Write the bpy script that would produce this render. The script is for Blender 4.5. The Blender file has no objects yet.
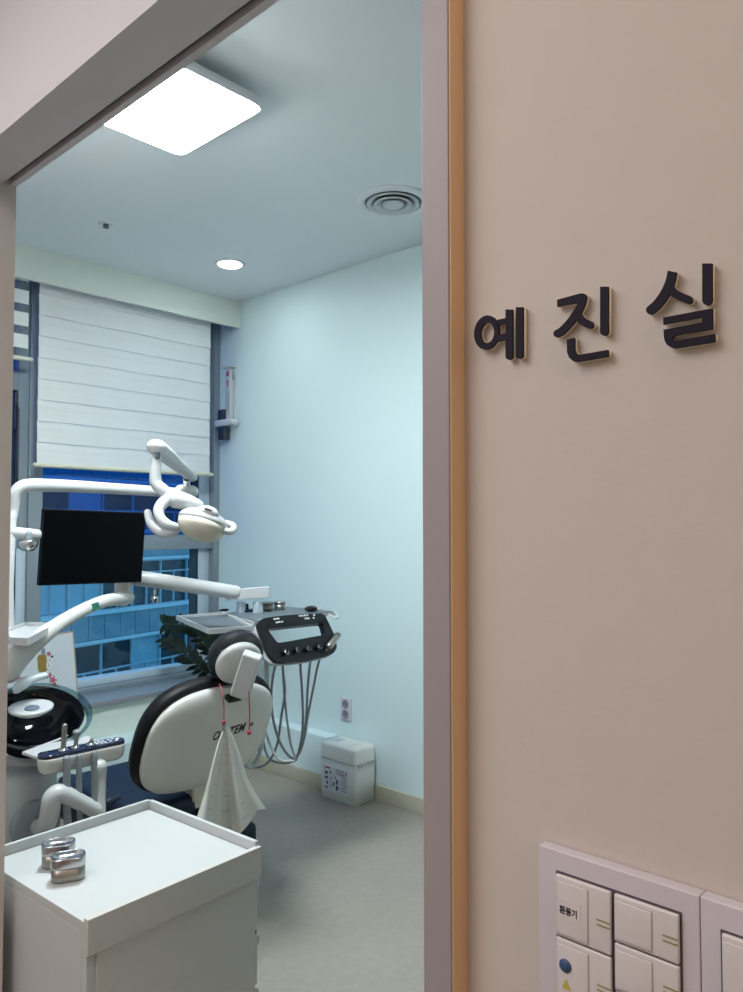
import bpy, bmesh, math, random
from mathutils import Vector, Matrix, Quaternion
random.seed(7)
C = bpy.context.scene.collection
V = Vector
# ------------------------------------------------------------------ camera
F, CX, CY, CAMZ = 770.5, 371.5, 496.0, 1.42
YAW = math.atan(715/771); PITCH = math.atan(28.8/771)
FW = V((math.cos(YAW)*math.cos(PITCH), math.sin(YAW)*math.cos(PITCH), math.sin(PITCH)))
RT = V((math.sin(YAW), -math.cos(YAW), 0)); UP = RT.cross(FW)
EYE = V((0, 0, CAMZ))
cam_d = bpy.data.cameras.new('camera'); cam = bpy.data.objects.new('camera', cam_d); C.objects.link(cam)
cam.location = EYE
cam.rotation_euler = Matrix((RT, UP, -FW)).transposed().to_euler()
cam_d.sensor_width = 36; cam_d.lens = F/992*36; cam_d.clip_start = 0.02; cam_d.clip_end = 500
bpy.context.scene.camera = cam
def W(px, py, d=None, x=None, y=None, z=None, pl=None):
    """the point a pixel of the photograph shows, given one known coordinate (distance, x, y, z or a plane)"""
    r = FW + RT*((px-CX)/F) - UP*((py-CY)/F)
    if d is not None: t = d
    elif x is not None: t = (x-EYE.x)/r.x
    elif y is not None: t = (y-EYE.y)/r.y
    elif z is not None: t = (z-EYE.z)/r.z
    else: t = (pl[0]-EYE).dot(pl[1])/r.dot(pl[1])
    return EYE + r*t

# ------------------------------------------------------------------ materials
def lin(c):
    return tuple(((v/255)/12.92 if v/255 <= .04045 else ((v/255+.055)/1.055)**2.4) for v in c)
def mat(name, rgb, rough=.5, metal=0, spec=.5, noise=0, scale=20, bump=0, bscale=200, trans=0, emit=None, estr=0, coat=0, alpha=1, stretch=None):
    m = bpy.data.materials.new(name); m.use_nodes = True
    nt = m.node_tree; b = nt.nodes['Principled BSDF']; L = nt.links.new
    c = lin(rgb)
    b.inputs['Base Color'].default_value = (*c, 1); b.inputs['Roughness'].default_value = rough
    b.inputs['Metallic'].default_value = metal; b.inputs['Specular IOR Level'].default_value = spec
    b.inputs['Transmission Weight'].default_value = trans; b.inputs['Coat Weight'].default_value = coat
    b.inputs['Alpha'].default_value = alpha
    tc = nt.nodes.new('ShaderNodeTexCoord'); src = tc.outputs['Object']
    if stretch:
        mp = nt.nodes.new('ShaderNodeMapping'); mp.inputs['Scale'].default_value = stretch
        L(src, mp.inputs['Vector']); src = mp.outputs['Vector']
    if noise:
        n = nt.nodes.new('ShaderNodeTexNoise'); n.inputs['Scale'].default_value = scale; n.inputs['Detail'].default_value = 4
        L(src, n.inputs['Vector'])
        r = nt.nodes.new('ShaderNodeMapRange'); r.inputs['To Min'].default_value = 1-noise; r.inputs['To Max'].default_value = 1+noise
        L(n.outputs['Fac'], r.inputs['Value'])
        mx = nt.nodes.new('ShaderNodeMix'); mx.data_type = 'RGBA'; mx.blend_type = 'MULTIPLY'; mx.inputs[0].default_value = 1
        mx.inputs[6].default_value = (*c, 1); L(r.outputs[0], mx.inputs[7]); L(mx.outputs[2], b.inputs['Base Color'])
    if bump:
        n = nt.nodes.new('ShaderNodeTexNoise'); n.inputs['Scale'].default_value = bscale; n.inputs['Detail'].default_value = 3
        L(src, n.inputs['Vector'])
        bp = nt.nodes.new('ShaderNodeBump'); bp.inputs['Strength'].default_value = bump; bp.inputs['Distance'].default_value = .002
        L(n.outputs['Fac'], bp.inputs['Height']); L(bp.outputs[0], b.inputs['Normal'])
    if emit:
        b.inputs['Emission Color'].default_value = (*emit, 1); b.inputs['Emission Strength'].default_value = estr
    return m
def glass(name, tint, refl=.08):
    m = bpy.data.materials.new(name); m.use_nodes = True; nt = m.node_tree; nt.nodes.clear()
    o = nt.nodes.new('ShaderNodeOutputMaterial'); t = nt.nodes.new('ShaderNodeBsdfTransparent'); g = nt.nodes.new('ShaderNodeBsdfGlossy')
    t.inputs[0].default_value = (*tint, 1); g.inputs['Roughness'].default_value = .02
    mx = nt.nodes.new('ShaderNodeMixShader'); mx.inputs[0].default_value = refl
    nt.links.new(t.outputs[0], mx.inputs[1]); nt.links.new(g.outputs[0], mx.inputs[2]); nt.links.new(mx.outputs[0], o.inputs[0])
    return m
def cloth(name, rgb, tr=.3, trgb=None):
    m = bpy.data.materials.new(name); m.use_nodes = True; nt = m.node_tree; nt.nodes.clear()
    o = nt.nodes.new('ShaderNodeOutputMaterial'); d = nt.nodes.new('ShaderNodeBsdfDiffuse'); t = nt.nodes.new('ShaderNodeBsdfTranslucent')
    d.inputs[0].default_value = (*lin(rgb), 1); t.inputs[0].default_value = (*lin(trgb or rgb), 1)
    mx = nt.nodes.new('ShaderNodeMixShader'); mx.inputs[0].default_value = tr
    nt.links.new(d.outputs[0], mx.inputs[1]); nt.links.new(t.outputs[0], mx.inputs[2]); nt.links.new(mx.outputs[0], o.inputs[0])
    return m
def emis(name, rgb, s):
    m = bpy.data.materials.new(name); m.use_nodes = True; nt = m.node_tree; nt.nodes.clear()
    o = nt.nodes.new('ShaderNodeOutputMaterial'); e = nt.nodes.new('ShaderNodeEmission')
    e.inputs[0].default_value = (*rgb, 1); e.inputs[1].default_value = s; nt.links.new(e.outputs[0], o.inputs[0])
    return m
def floor_mat():
    m = mat('vinyl_floor', (160, 152, 141), .45, noise=.07, scale=5, bump=.15, bscale=300)
    nt = m.node_tree; L = nt.links.new; b = nt.nodes['Principled BSDF']
    tc = nt.nodes.new('ShaderNodeTexCoord'); mp = nt.nodes.new('ShaderNodeMapping')
    mp.inputs['Rotation'].default_value = (0, 0, 0); L(tc.outputs['Object'], mp.inputs['Vector'])
    br = nt.nodes.new('ShaderNodeTexBrick'); br.offset = 0; br.inputs['Scale'].default_value = 1
    br.inputs['Brick Width'].default_value = .45; br.inputs['Row Height'].default_value = .45
    br.inputs['Mortar Size'].default_value = .0018; br.inputs['Mortar Smooth'].default_value = 1
    br.inputs['Color1'].default_value = (1, 1, 1, 1); br.inputs['Color2'].default_value = (.95, .95, .95, 1); br.inputs['Mortar'].default_value = (.86, .86, .86, 1)
    L(mp.outputs[0], br.inputs['Vector'])
    n2 = nt.nodes.new('ShaderNodeTexNoise'); n2.inputs['Scale'].default_value = 60; n2.inputs['Detail'].default_value = 6
    mp2 = nt.nodes.new('ShaderNodeMapping'); mp2.inputs['Scale'].default_value = (.7, .5, 1); L(tc.outputs['Object'], mp2.inputs[0]); L(mp2.outputs[0], n2.inputs['Vector'])
    r2 = nt.nodes.new('ShaderNodeMapRange'); r2.inputs['From Min'].default_value = .3; r2.inputs['From Max'].default_value = .7; r2.inputs['To Min'].default_value = .95; r2.inputs['To Max'].default_value = 1.05
    L(n2.outputs['Fac'], r2.inputs['Value'])
    old = b.inputs['Base Color'].links[0].from_socket
    for s in (br.outputs['Color'], r2.outputs[0]):
        mx = nt.nodes.new('ShaderNodeMix'); mx.data_type = 'RGBA'; mx.blend_type = 'MULTIPLY'; mx.inputs[0].default_value = 1
        L(old, mx.inputs[6]); L(s, mx.inputs[7]); old = mx.outputs[2]
    L(old, b.inputs['Base Color'])
    return m
def granite():
    m = mat('granite', (150, 156, 162), .3)
    nt = m.node_tree; L = nt.links.new; b = nt.nodes['Principled BSDF']
    tc = nt.nodes.new('ShaderNodeTexCoord'); n = nt.nodes.new('ShaderNodeTexNoise'); n.inputs['Scale'].default_value = 240; n.inputs['Detail'].default_value = 5
    L(tc.outputs['Object'], n.inputs['Vector']); cr = nt.nodes.new('ShaderNodeValToRGB')
    cr.color_ramp.elements[0].position = .36; cr.color_ramp.elements[0].color = (*lin((58, 60, 66)), 1)
    cr.color_ramp.elements[1].position = .6; cr.color_ramp.elements[1].color = (*lin((168, 172, 178)), 1)
    L(n.outputs['Fac'], cr.inputs[0]); L(cr.outputs[0], b.inputs['Base Color']); return m
M = {}
M['room_wall'] = mat('room_wall_paint', (212, 231, 233), .75, noise=.02, scale=3, bump=.12, bscale=150)
M['window_wall'] = mat('window_wall_paint', (216, 224, 215), .75, noise=.02, scale=3, bump=.1, bscale=150)
M['room_ceiling'] = mat('ceiling_paint', (222, 229, 232), .85, noise=.015, scale=2)
M['hall_wall'] = mat('beige_wallpaper', (206, 196, 189), .8, noise=.02, scale=30, bump=.07, bscale=260)
M['lilac'] = mat('door_surround_paint', (204, 200, 205), .6, noise=.02, scale=10)
M['casing'] = mat('door_casing_film', (160, 152, 154), .5, noise=.03, scale=60, stretch=(1, 1, .05))
M['casing_edge'] = mat('tan_casing_edge', (224, 186, 146), .5, noise=.06, scale=40, stretch=(1, 1, .04))  # tan colour on the casing's side face
M['floor'] = floor_mat()
M['base'] = mat('baseboard_vinyl', (186, 182, 164), .5, noise=.03)
M['granite'] = granite()
M['alu'] = mat('window_aluminium', (138, 150, 158), .45, .12, noise=.03)
M['alu_dark'] = mat('window_dark_grey', (46, 54, 64), .5, .1)
M['alu_light'] = mat('window_sash_aluminium', (198, 214, 226), .35, .2)
M['pane_low'] = glass('pane_lower', (.80, .95, .98), .04)
M['pane_up'] = glass('pane_upper', (.14, .46, .80), .04)
M['blind'] = cloth('blind_fabric', (246, 248, 242), .24, (215, 230, 240))
M['blind_sheer'] = mat('blind_sheer', (120, 132, 140), .8, alpha=.45)
M['rail'] = mat('blind_rail', (214, 214, 196), .4)
M['plastic'] = mat('white_plastic', (196, 198, 199), .36, coat=.2, noise=.01)
M['shell'] = mat('chair_shell_plastic', (212, 210, 206), .3, coat=.25, noise=.01)
M['cream'] = mat('cream_plastic', (206, 200, 184), .4)
M['black'] = mat('black_plastic', (15, 14, 19), .34, spec=.35)
M['screen'] = mat('screen_glass', (2, 3, 6), .3, spec=.12)
M['bezel'] = mat('monitor_bezel', (6, 7, 10), .5, spec=.2)
M['uphol'] = mat('black_upholstery', (17, 16, 21), .5, spec=.28, bump=.2, bscale=400)
M['navy'] = mat('navy_upholstery', (27, 36, 54), .5, spec=.3, bump=.2, bscale=300)
M['navy_gloss'] = mat('navy_gloss_panel', (26, 32, 60), .12, coat=.6)
M['bowl'] = mat('black_bowl_glass', (6, 6, 8), .13, spec=.09)
M['bowl'] = glass('black_bowl_gloss', (0, 0, 0), .035)
for q in list(M['bowl'].node_tree.nodes):
    if q.type == 'BSDF_TRANSPARENT':
        dn = M['bowl'].node_tree.nodes.new('ShaderNodeBsdfDiffuse'); dn.inputs[0].default_value = (.004, .004, .006, 1)
        M['bowl'].node_tree.links.new(dn.outputs[0], q.outputs[0].links[0].to_socket)
    if q.type == 'BSDF_GLOSSY': q.inputs['Roughness'].default_value = .06
M['rim_glass'] = glass('bowl_rim_glass', (.55, .70, .72), .14)
M['steel'] = mat('brushed_steel', (160, 156, 150), .36, 1, noise=.06, scale=80, bump=.1, stretch=(1, 1, 20))
M['steel_in'] = mat('polished_steel', (186, 186, 188), .2, 1)
M['chrome'] = mat('chrome', (190, 194, 200), .1, 1)
M['hose'] = mat('grey_hose', (136, 144, 148), .45)
M['tray_mat'] = mat('tray_mat', (92, 104, 112), .5)
M['hose_light'] = mat('pale_hose', (184, 192, 192), .45)
M['green'] = mat('green_sticker', (30, 120, 100), .5)
M['white_print'] = mat('white_print', (225, 228, 232), .5)
M['blue_print'] = mat('blue_plastic', (26, 48, 110), .4)
M['pink'] = mat('pink_cord', (160, 48, 76), .5)
M['bib'] = cloth('bib_paper', (222, 220, 212), .25)
M['bib_print'] = cloth('bib_print', (200, 197, 191), .25)
M['wrap'] = glass('plastic_wrap', (.9, .92, .95), .06)
wn = M['wrap'].node_tree; wz = wn.nodes.new('ShaderNodeTexNoise'); wz.inputs['Scale'].default_value = 55; wb = wn.nodes.new('ShaderNodeBump'); wb.inputs['Distance'].default_value = .012
wn.links.new(wz.outputs['Fac'], wb.inputs['Height'])
for q in wn.nodes:
    if q.type == 'BSDF_GLOSSY': wn.links.new(wb.outputs[0], q.inputs['Normal']); q.inputs['Roughness'].default_value = .07
M['cart'] = mat('cart_laminate', (192, 195, 195), .38, noise=.01)
M['cart_front'] = mat('cart_drawer_front', (198, 194, 189), .42, noise=.01)
M['leaf'] = mat('plant_leaf', (15, 36, 24), .35, noise=.3, scale=14)
M['stem'] = mat('plant_stem', (42, 66, 44), .5)
M['pot'] = mat('plant_pot', (214, 216, 214), .4)
M['soil'] = mat('plant_soil', (52, 42, 34), .9)
M['board'] = mat('poster_board', (208, 214, 220), .5)
M['wood'] = mat('poster_wood_edge', (176, 158, 128), .6, noise=.1)
M['gold'] = mat('poster_gold_ink', (150, 122, 56), .45, noise=.15, scale=60)
M['petal'] = mat('poster_pink_ink', (178, 96, 116), .6)
M['petal_w'] = mat('poster_white_petal', (238, 236, 232), .6)
M['soft_ink'] = mat('soft_ink', (92, 96, 122), .6)
M['dark_ink'] = mat('dark_ink', (44, 40, 50), .6)
M['bin'] = mat('bin_plastic', (230, 231, 226), .42)
M['label'] = mat('paper_label', (228, 230, 236), .6)
M['red'] = mat('red_print', (190, 46, 66), .5)
M['grey_print'] = mat('grey_print', (128, 134, 148), .6)
M['recess'] = mat('switch_gap', (84, 78, 88), .6)
M['switch'] = mat('switch_plastic', (206, 199, 206), .4)
M['switch_button'] = mat('switch_button_plastic', (218, 211, 212), .35)
M['olive'] = mat('olive_mark', (138, 142, 84), .5)
M['blue_dot'] = mat('blue_sticker', (58, 84, 126), .5)
M['yellow'] = mat('yellow_sticker', (190, 184, 80), .5)
M['letter'] = mat('letter_face', (34, 29, 42), .6, spec=.15)
M['letter_side'] = mat('letter_acrylic', (240, 226, 204), .35)
M['lamp_body'] = mat('lamp_housing', (222, 224, 226), .4)
M['lamp_glow'] = emis('lamp_diffuser', (.87, .97, 1.0), 88)
M['down_glow'] = emis('downlight_lens', (.87, .97, 1.0), 80)
M['vent'] = mat('vent_metal', (196, 202, 206), .45)
M['vent_dark'] = mat('vent_shadow_gap', (96, 108, 122), .6)
M['spandrel'] = mat('facade_panel', (140, 156, 166), .5, noise=.1, scale=.6)
M['coping'] = mat('facade_coping', (216, 224, 230), .5)
M['fac_glass'] = mat('facade_glass', (26, 52, 68), .15, noise=.5, scale=.5, spec=.3)
M['fac_glass_pale'] = mat('facade_glass_curtained', (150, 180, 196), .3, noise=.25, scale=.7)
M['mullion'] = mat('facade_mullion', (176, 190, 200), .4)
M['acrylic'] = mat('clear_acrylic', (214, 226, 232), .15, alpha=.75)
M['asphalt'] = mat('street_asphalt', (70, 72, 76), .8)

# ------------------------------------------------------------------ mesh tools
class MB:
    def __init__(s): s.bm = bmesh.new()
    def _add(s, verts, faces, smooth=False):
        vs = [s.bm.verts.new(v) for v in verts]
        for f in faces:
            try:
                fc = s.bm.faces.new([vs[i] for i in f]); fc.smooth = smooth
            except ValueError: pass
        return vs
    def box(s, lo, hi, bev=0, rot=None, piv=None, seg=2):
        t = bmesh.new(); bmesh.ops.create_cube(t, size=1)
        lo, hi = V(lo), V(hi); c = (lo+hi)/2; d = hi-lo
        for v in t.verts: v.co = V((v.co.x*d.x, v.co.y*d.y, v.co.z*d.z)) + c
        if bev: bmesh.ops.bevel(t, geom=t.edges[:], offset=bev, segments=seg, profile=.7, affect='EDGES')
        if rot is not None:
            p = V(piv) if piv is not None else c
            for v in t.verts: v.co = p + rot @ (v.co-p)
        s._merge(t, bool(bev)); return s
    def obox(s, c, ux, uy, uz, dx, dy, dz, bev=0):
        """a box of size dx dy dz centred on c along the unit axes ux uy uz"""
        t = bmesh.new(); bmesh.ops.create_cube(t, size=1)
        for v in t.verts: v.co = V((v.co.x*dx, v.co.y*dy, v.co.z*dz))
        if bev: bmesh.ops.bevel(t, geom=t.edges[:], offset=bev, segments=3, profile=.7, affect='EDGES')
        for v in t.verts: v.co = V(c) + V(ux)*v.co.x + V(uy)*v.co.y + V(uz)*v.co.z
        s._merge(t, bool(bev)); return s
    def _merge(s, t, smooth):
        m = {v: s.bm.verts.new(v.co) for v in t.verts}
        for f in t.faces:
            n = s.bm.faces.new([m[v] for v in f.verts]); n.smooth = smooth
        t.free()
    def tube(s, pts, r, n=12, sub=6, cap=True, flat=1.0, curve=True):
        pts = [V(p) for p in pts]; rr = list(r) if hasattr(r, '__len__') else [r]*len(pts)
        P, R = [], []
        if curve and len(pts) > 2:
            for i in range(len(pts)-1):
                p0, p1, p2, p3 = pts[max(i-1, 0)], pts[i], pts[i+1], pts[min(i+2, len(pts)-1)]
                for k in range(sub):
                    u = k/sub
                    P.append(.5*((2*p1)+(p2-p0)*u+(2*p0-5*p1+4*p2-p3)*u*u+(3*p1-p0-3*p2+p3)*u**3)); R.append(rr[i]*(1-u)+rr[i+1]*u)
            P.append(pts[-1]); R.append(rr[-1])
        else: P, R = pts, rr
        T = [(P[min(i+1, len(P)-1)]-P[max(i-1, 0)]).normalized() for i in range(len(P))]
        up = V((0, 0, 1)) if abs(T[0].z) < .9 else V((1, 0, 0))
        nx = T[0].cross(up).normalized(); rings = []
        for i, p in enumerate(P):
            if i:
                ax = T[i-1].cross(T[i])
                if ax.length > 1e-7: nx = Quaternion(ax.normalized(), T[i-1].angle(T[i])) @ nx
            ny = T[i].cross(nx).normalized()
            rings.append([p + nx*math.cos(a)*R[i] + ny*math.sin(a)*R[i]*flat for a in [2*math.pi*k/n for k in range(n)]])
        if cap:      # rounded ends
            def dome(p, t, ring):
                return [[p+(v-p)*math.cos(q)+t*((v-p).length*math.sin(q)*.8) for v in ring] for q in (.5, 1.0, 1.4)]
            rings = dome(P[0], -T[0], rings[0])[::-1] + rings + dome(P[-1], T[-1], rings[-1])
        s.loft(rings); return s
    def loft(s, rings, close=True, smooth=True):
        n = len(rings[0]); vs = [[s.bm.verts.new(v) for v in r] for r in rings]
        for a, b in zip(vs, vs[1:]):
            for k in range(n):
                s.bm.faces.new([a[k], a[(k+1) % n], b[(k+1) % n], b[k]]).smooth = smooth
        if close:
            for r in (vs[0][::-1], vs[-1]):
                try: s.bm.faces.new(r).smooth = smooth
                except ValueError: pass
        return s
    def lathe(s, prof, c=(0, 0, 0), ax=(0, 0, 1), n=32, sx=1, sy=1, ref=None, close=True):
        """spin (radius, height) pairs about axis ax through c"""
        c, ax = V(c), V(ax).normalized()
        ux = V(ref).normalized() if ref else (ax.cross(V((0, 1, 0))).normalized() if abs(ax.y) < .9 else ax.cross(V((1, 0, 0))).normalized())
        uy = ax.cross(ux)
        rings = [[c + ax*h + (ux*math.cos(a)*sx + uy*math.sin(a)*sy)*max(r, 1e-4) for a in [2*math.pi*k/n for k in range(n)]] for r, h in prof]
        s.loft(rings, close=close); return s
    def ell(s, c, r, rot=None, n=24, m=14):
        c = V(c); rot = rot or Matrix.Identity(3)
        rings = []
        for i in range(m+1):
            t = -math.pi/2+math.pi*i/m; cr = max(math.cos(t), 1e-3)
            rings.append([c + rot @ V((r[0]*cr*math.cos(a), r[1]*cr*math.sin(a), r[2]*math.sin(t))) for a in [2*math.pi*k/n for k in range(n)]])
        s.loft(rings); return s
    def prism(s, poly, off, smooth=False):
        """polygon of 3D points extruded by vector off"""
        poly = [V(p) for p in poly]; off = V(off); n = len(poly)
        a = [s.bm.verts.new(p) for p in poly]; b = [s.bm.verts.new(p+off) for p in poly]
        s.bm.faces.new(a); s.bm.faces.new(b[::-1])
        for k in range(n): s.bm.faces.new([a[(k+1) % n], a[k], b[k], b[(k+1) % n]]).smooth = smooth
        return s
    def frame(s, outer, inner, off):
        """ring between two polygons with the same number of points, extruded by off"""
        n = len(outer); off = V(off)
        o = [s.bm.verts.new(V(p)) for p in outer]; i = [s.bm.verts.new(V(p)) for p in inner]
        o2 = [s.bm.verts.new(V(p)+off) for p in outer]; i2 = [s.bm.verts.new(V(p)+off) for p in inner]
        for k in range(n):
            j = (k+1) % n
            s.bm.faces.new([o[k], o[j], i[j], i[k]]); s.bm.faces.new([o2[j], o2[k], i2[k], i2[j]])
            s.bm.faces.new([o[j], o[k], o2[k], o2[j]]); s.bm.faces.new([i[k], i[j], i2[j], i2[k]])
        return s
    def build(s, name, m, parent=None):
        bmesh.ops.recalc_face_normals(s.bm, faces=s.bm.faces[:])
        me = bpy.data.meshes.new(name)
        o = bpy.data.objects.new(name, me); C.objects.link(o)
        org = V((0, 0, 0))
        if parent is not None:
            o.parent = parent; q = parent
            while q is not None: org += q.location; q = q.parent
        else:
            n = max(len(s.bm.verts), 1)
            xs = [v.co for v in s.bm.verts]
            org = V((sum(v.x for v in xs)/n, sum(v.y for v in xs)/n, min(v.z for v in xs)))
            o.location = org
        for v in s.bm.verts: v.co -= org
        s.bm.to_mesh(me); s.bm.free(); me.materials.append(m)
        return o
def rrect(w, h, r, n=6):
    out = []
    for cx, cy, a0 in ((w/2-r, h/2-r, 0), (-w/2+r, h/2-r, 90), (-w/2+r, -h/2+r, 180), (w/2-r, -h/2+r, 270)):
        for k in range(n+1):
            a = math.radians(a0+90*k/n); out.append((cx+r*math.cos(a), cy+r*math.sin(a)))
    return out
def thing(name, label, cat, loc=(0, 0, 0), group=None):
    o = bpy.data.objects.new(name, None); C.objects.link(o); o.location = V(loc); o.empty_display_size = .05
    return tag(o, label, cat, group)
def tag(o, label, cat, group=None, kind=None):
    o['label'] = label; o['category'] = cat
    if group: o['group'] = group
    if kind: o['kind'] = kind
    return o
def struct(mb, name, m, parent=None):
    o = mb.build(name, m, parent)
    if parent is None: o['kind'] = 'structure'
    return o
def dup(o, parent=None, move=(0, 0, 0), label=None):
    c = o.copy(); C.objects.link(c)
    if parent is not None: c.parent = parent
    c.location = o.location + V(move)
    for ch in list(o.children): dup(ch, c)
    if label: c['label'] = label
    return c
def text_mesh(body, size, fn, m, name, parent, depth=.0006, shear=0, bold=0, width=1.0, spacing=1.0):
    """a line of writing as a mesh; fn maps (x, y, depth) to the world"""
    cu = bpy.data.curves.new(name, 'FONT'); cu.body = body; cu.size = size; cu.extrude = depth; cu.shear = shear; cu.offset = bold; cu.space_character = spacing; cu.resolution_u = 3
    to = bpy.data.objects.new('writing', cu); C.objects.link(to)
    dg = bpy.context.evaluated_depsgraph_get(); me = bpy.data.meshes.new_from_object(to.evaluated_get(dg))
    bpy.data.objects.remove(to); bpy.data.curves.remove(cu)
    mb = MB(); mb.bm.from_mesh(me); bpy.data.meshes.remove(me)
    for v in mb.bm.verts: v.co = fn(v.co.x*width, v.co.y, v.co.z)
    return mb.build(name, m, parent)

# ------------------------------------------------------------------ the setting
XC, XH, XI, D = .55, .572, .661, 2.985          # casing front, hall wall front, room-side face of the door wall, opposite wall
YW, YF, CEIL, HEAD = 3.907, 4.11, 2.835, 2.13
YR, YL = .446, 1.631                            # door opening
struct(MB().box((XI-.09, -1.2, -.05), (D+.1, 4.35, 0)), 'floor', M['floor'])
struct(MB().box((-1.75, -2.6, -.05), (XI-.09, 3.3, 0)), 'floor_hall', M['floor'])
struct(MB().box((XI, -1.2, CEIL), (D+.1, YF+.02, CEIL+.06)), 'ceiling', M['room_ceiling'])
struct(MB().box((-1.75, -2.6, 2.62), (XC, 3.3, 2.7)), 'ceiling_hall', M['room_ceiling'])
struct(MB().box((D, -1.2, 0), (D+.1, 4.35, CEIL)), 'wall_right', M['room_wall'])
struct(MB().box((XI, -1.3, 0), (D, -1.2, CEIL)), 'wall_end', M['room_wall'])
struct(MB().box((XH, -2.6, 0), (XI, YR, CEIL)), 'wall_sign', M['hall_wall'])
struct(MB().box((XC, YL, 0), (XI, 4.35, CEIL)), 'wall_jamb', M['hall_wall'])
struct(MB().box((-1.75, -2.6, 0), (-1.65, 3.3, 2.62)), 'wall_hall', M['hall_wall'])
struct(MB().box((-1.75, -2.7, 0), (XI, -2.6, 2.62)), 'wall_hall_end', M['hall_wall'])
struct(MB().box((-1.75, 3.3, 0), (XC, 3.4, 2.62)), 'wall_hall_far', M['hall_wall'])
# header over the opening, with the groove of the sliding-door track in its underside
h = MB().box((XC, YR, HEAD), (XI-.026, YL, CEIL)).box((XI-.026, YR, HEAD+.018), (XI-.013, YL, CEIL)).box((XI-.013, YR, HEAD-.001), (XI, YL, CEIL))
struct(h, 'wall_header', M['lilac'])
struct(MB().box((XI-.0255, YR, HEAD+.012), (XI-.0135, YL, HEAD+.0175)), 'trim_track', M['alu_dark'])
# casing on the near side of the opening
struct(MB().box((XC, YR-.0305, 0), (XI, YR+.0001, HEAD+.5), .001), 'trim_casing', M['casing'])
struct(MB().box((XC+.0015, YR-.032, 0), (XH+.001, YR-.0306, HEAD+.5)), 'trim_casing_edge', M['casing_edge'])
# window wall: low wall, ledges, soffit, sill
struct(MB().box((XI, YW, 0), (D, YF+.09, .448)), 'wall_window', M['window_wall'])
struct(MB().box((XI, YW, 2.667), (D, YW+.022, CEIL)), 'trim_soffit', M['window_wall'])
struct(MB().box((XI, YW-.03, .449), (D-.001, YF, .478), .004), 'trim_sill', M['granite'])
struct(MB().box((D-.085, 3.015, 0), (D-.0005, YW-.2, .278), .003).box((XI, YW-.2, 0), (D-.0005, YW-.0005, .278), .003), 'trim_ledge', M['room_wall'])
bb = .078
struct(MB().box((D-.012, -1.2, 0), (D-.0005, 3.0145, bb), .002), 'baseboard_right', M['base'])
struct(MB().box((D-.097, 3.003, 0), (D-.0855, YW-.2125, bb), .002).box((D-.0854, 3.003, 0), (D-.013, 3.0145, bb), .002).box((XI, YW-.212, 0), (D-.0855, YW-.2005, bb), .002), 'baseboard_ledge', M['base'])

# ------------------------------------------------------------------ window
win = bpy.data.objects.new('window_1', None); C.objects.link(win); win.location = (2.3, YF+.05, .478); win['kind'] = 'structure'
fr = MB()
fr.box((2.943, YF, .478), (D-.0005, YF+.16, CEIL), .003)             # post by the wall
fr.box((1.757, YF, .478), (1.833, YF+.16, CEIL), .003)               # middle mullion
fr.box((1.834, YF+.012, 1.268), (2.942, YF+.15, 1.356), .003)        # transom
fr.box((1.834, YF, .478), (2.942, YF+.10, .505), .003)               # bottom member
fr.box((1.834, YF+.02, 2.76), (2.942, YF+.15, CEIL), .003)           # head
fr.build('frame', M['alu'], win)
sa = MB()
for z0, z1 in ((.506, 1.267), (1.357, 2.759)):
    sa.box((2.862, YF+.05, z0), (2.9425, YF+.15, z1), .003); sa.box((1.8335, YF+.06, z0), (1.845, YF+.15, z1), .002)
sa.box((1.846, YF+.05, .506), (2.861, YF+.15, .545), .003)
sa.build('sash', M['alu_light'], win)
gk = MB()
for z0, z1 in ((.5455, 1.267), (1.357, 2.759)): gk.box((2.846, YF+.055, z0), (2.8615, YF+.13, z1))
gk.build('dark_strip', M['alu_dark'], win)  # dark strip painted in for the shadow along the frame's side
MB().box((1.846, YF+.138, .546), (2.845, YF+.146, 1.266)).build('pane', M['pane_low'], win)
MB().box((1.846, YF+.10, 1.358), (2.845, YF+.108, 2.758)).build('pane', M['pane_up'], win)
win2 = bpy.data.objects.new('window_2', None); C.objects.link(win2); win2.location = (1.3, YF+.05, .478); win2['kind'] = 'structure'
f2 = MB()
f2.box((XI+.001, YF, .478), (1.756, YF+.1, .53), .003); f2.box((XI+.001, YF+.01, 1.30), (1.7565, YF+.1, 1.36), .003)
f2.box((1.70, YF+.012, 1.361), (1.7565, YF+.1, 2.76), .003); f2.box((XI+.001, YF+.01, 2.13), (1.699, YF+.1, 2.235), .003)
f2.box((XI+.001, YF, 2.761), (1.7565, YF+.1, CEIL), .003)
f2.build('frame', M['alu'], win2)
s2 = MB().box((1.706, YF+.02, .531), (1.7565, YF+.1, 1.299), .003); s2.build('sash', M['alu_light'], win2)
s3 = MB().box((1.695, YF+.025, .531), (1.7055, YF+.09, 1.299)); s3.box((1.688, YF+.03, 1.361), (1.699, YF+.09, 2.129)); s3.build('dark_strip', M['alu_dark'], win2)
MB().box((XI+.001, YF+.05, .531), (1.694, YF+.058, 1.299)).build('pane', M['pane_low'], win2)
MB().box((XI+.001, YF+.05, 2.236), (1.699, YF+.058, 2.76)).build('pane', M['pane_up'], win2)
MB().box((XI+.001, YF+.05, 1.361), (1.687, YF+.058, 2.129)).build('pane', M['pane_up'], win2)
hd = MB().box((1.672, YF-.012, 1.92), (1.692, YF+.02, 2.11), .004).tube([(1.682, YF-.014, 2.05), (1.682, YF-.035, 2.02), (1.682, YF-.035, 1.62)], .006, curve=False)
hd.build('handle', M['alu_dark'], win2)

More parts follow.
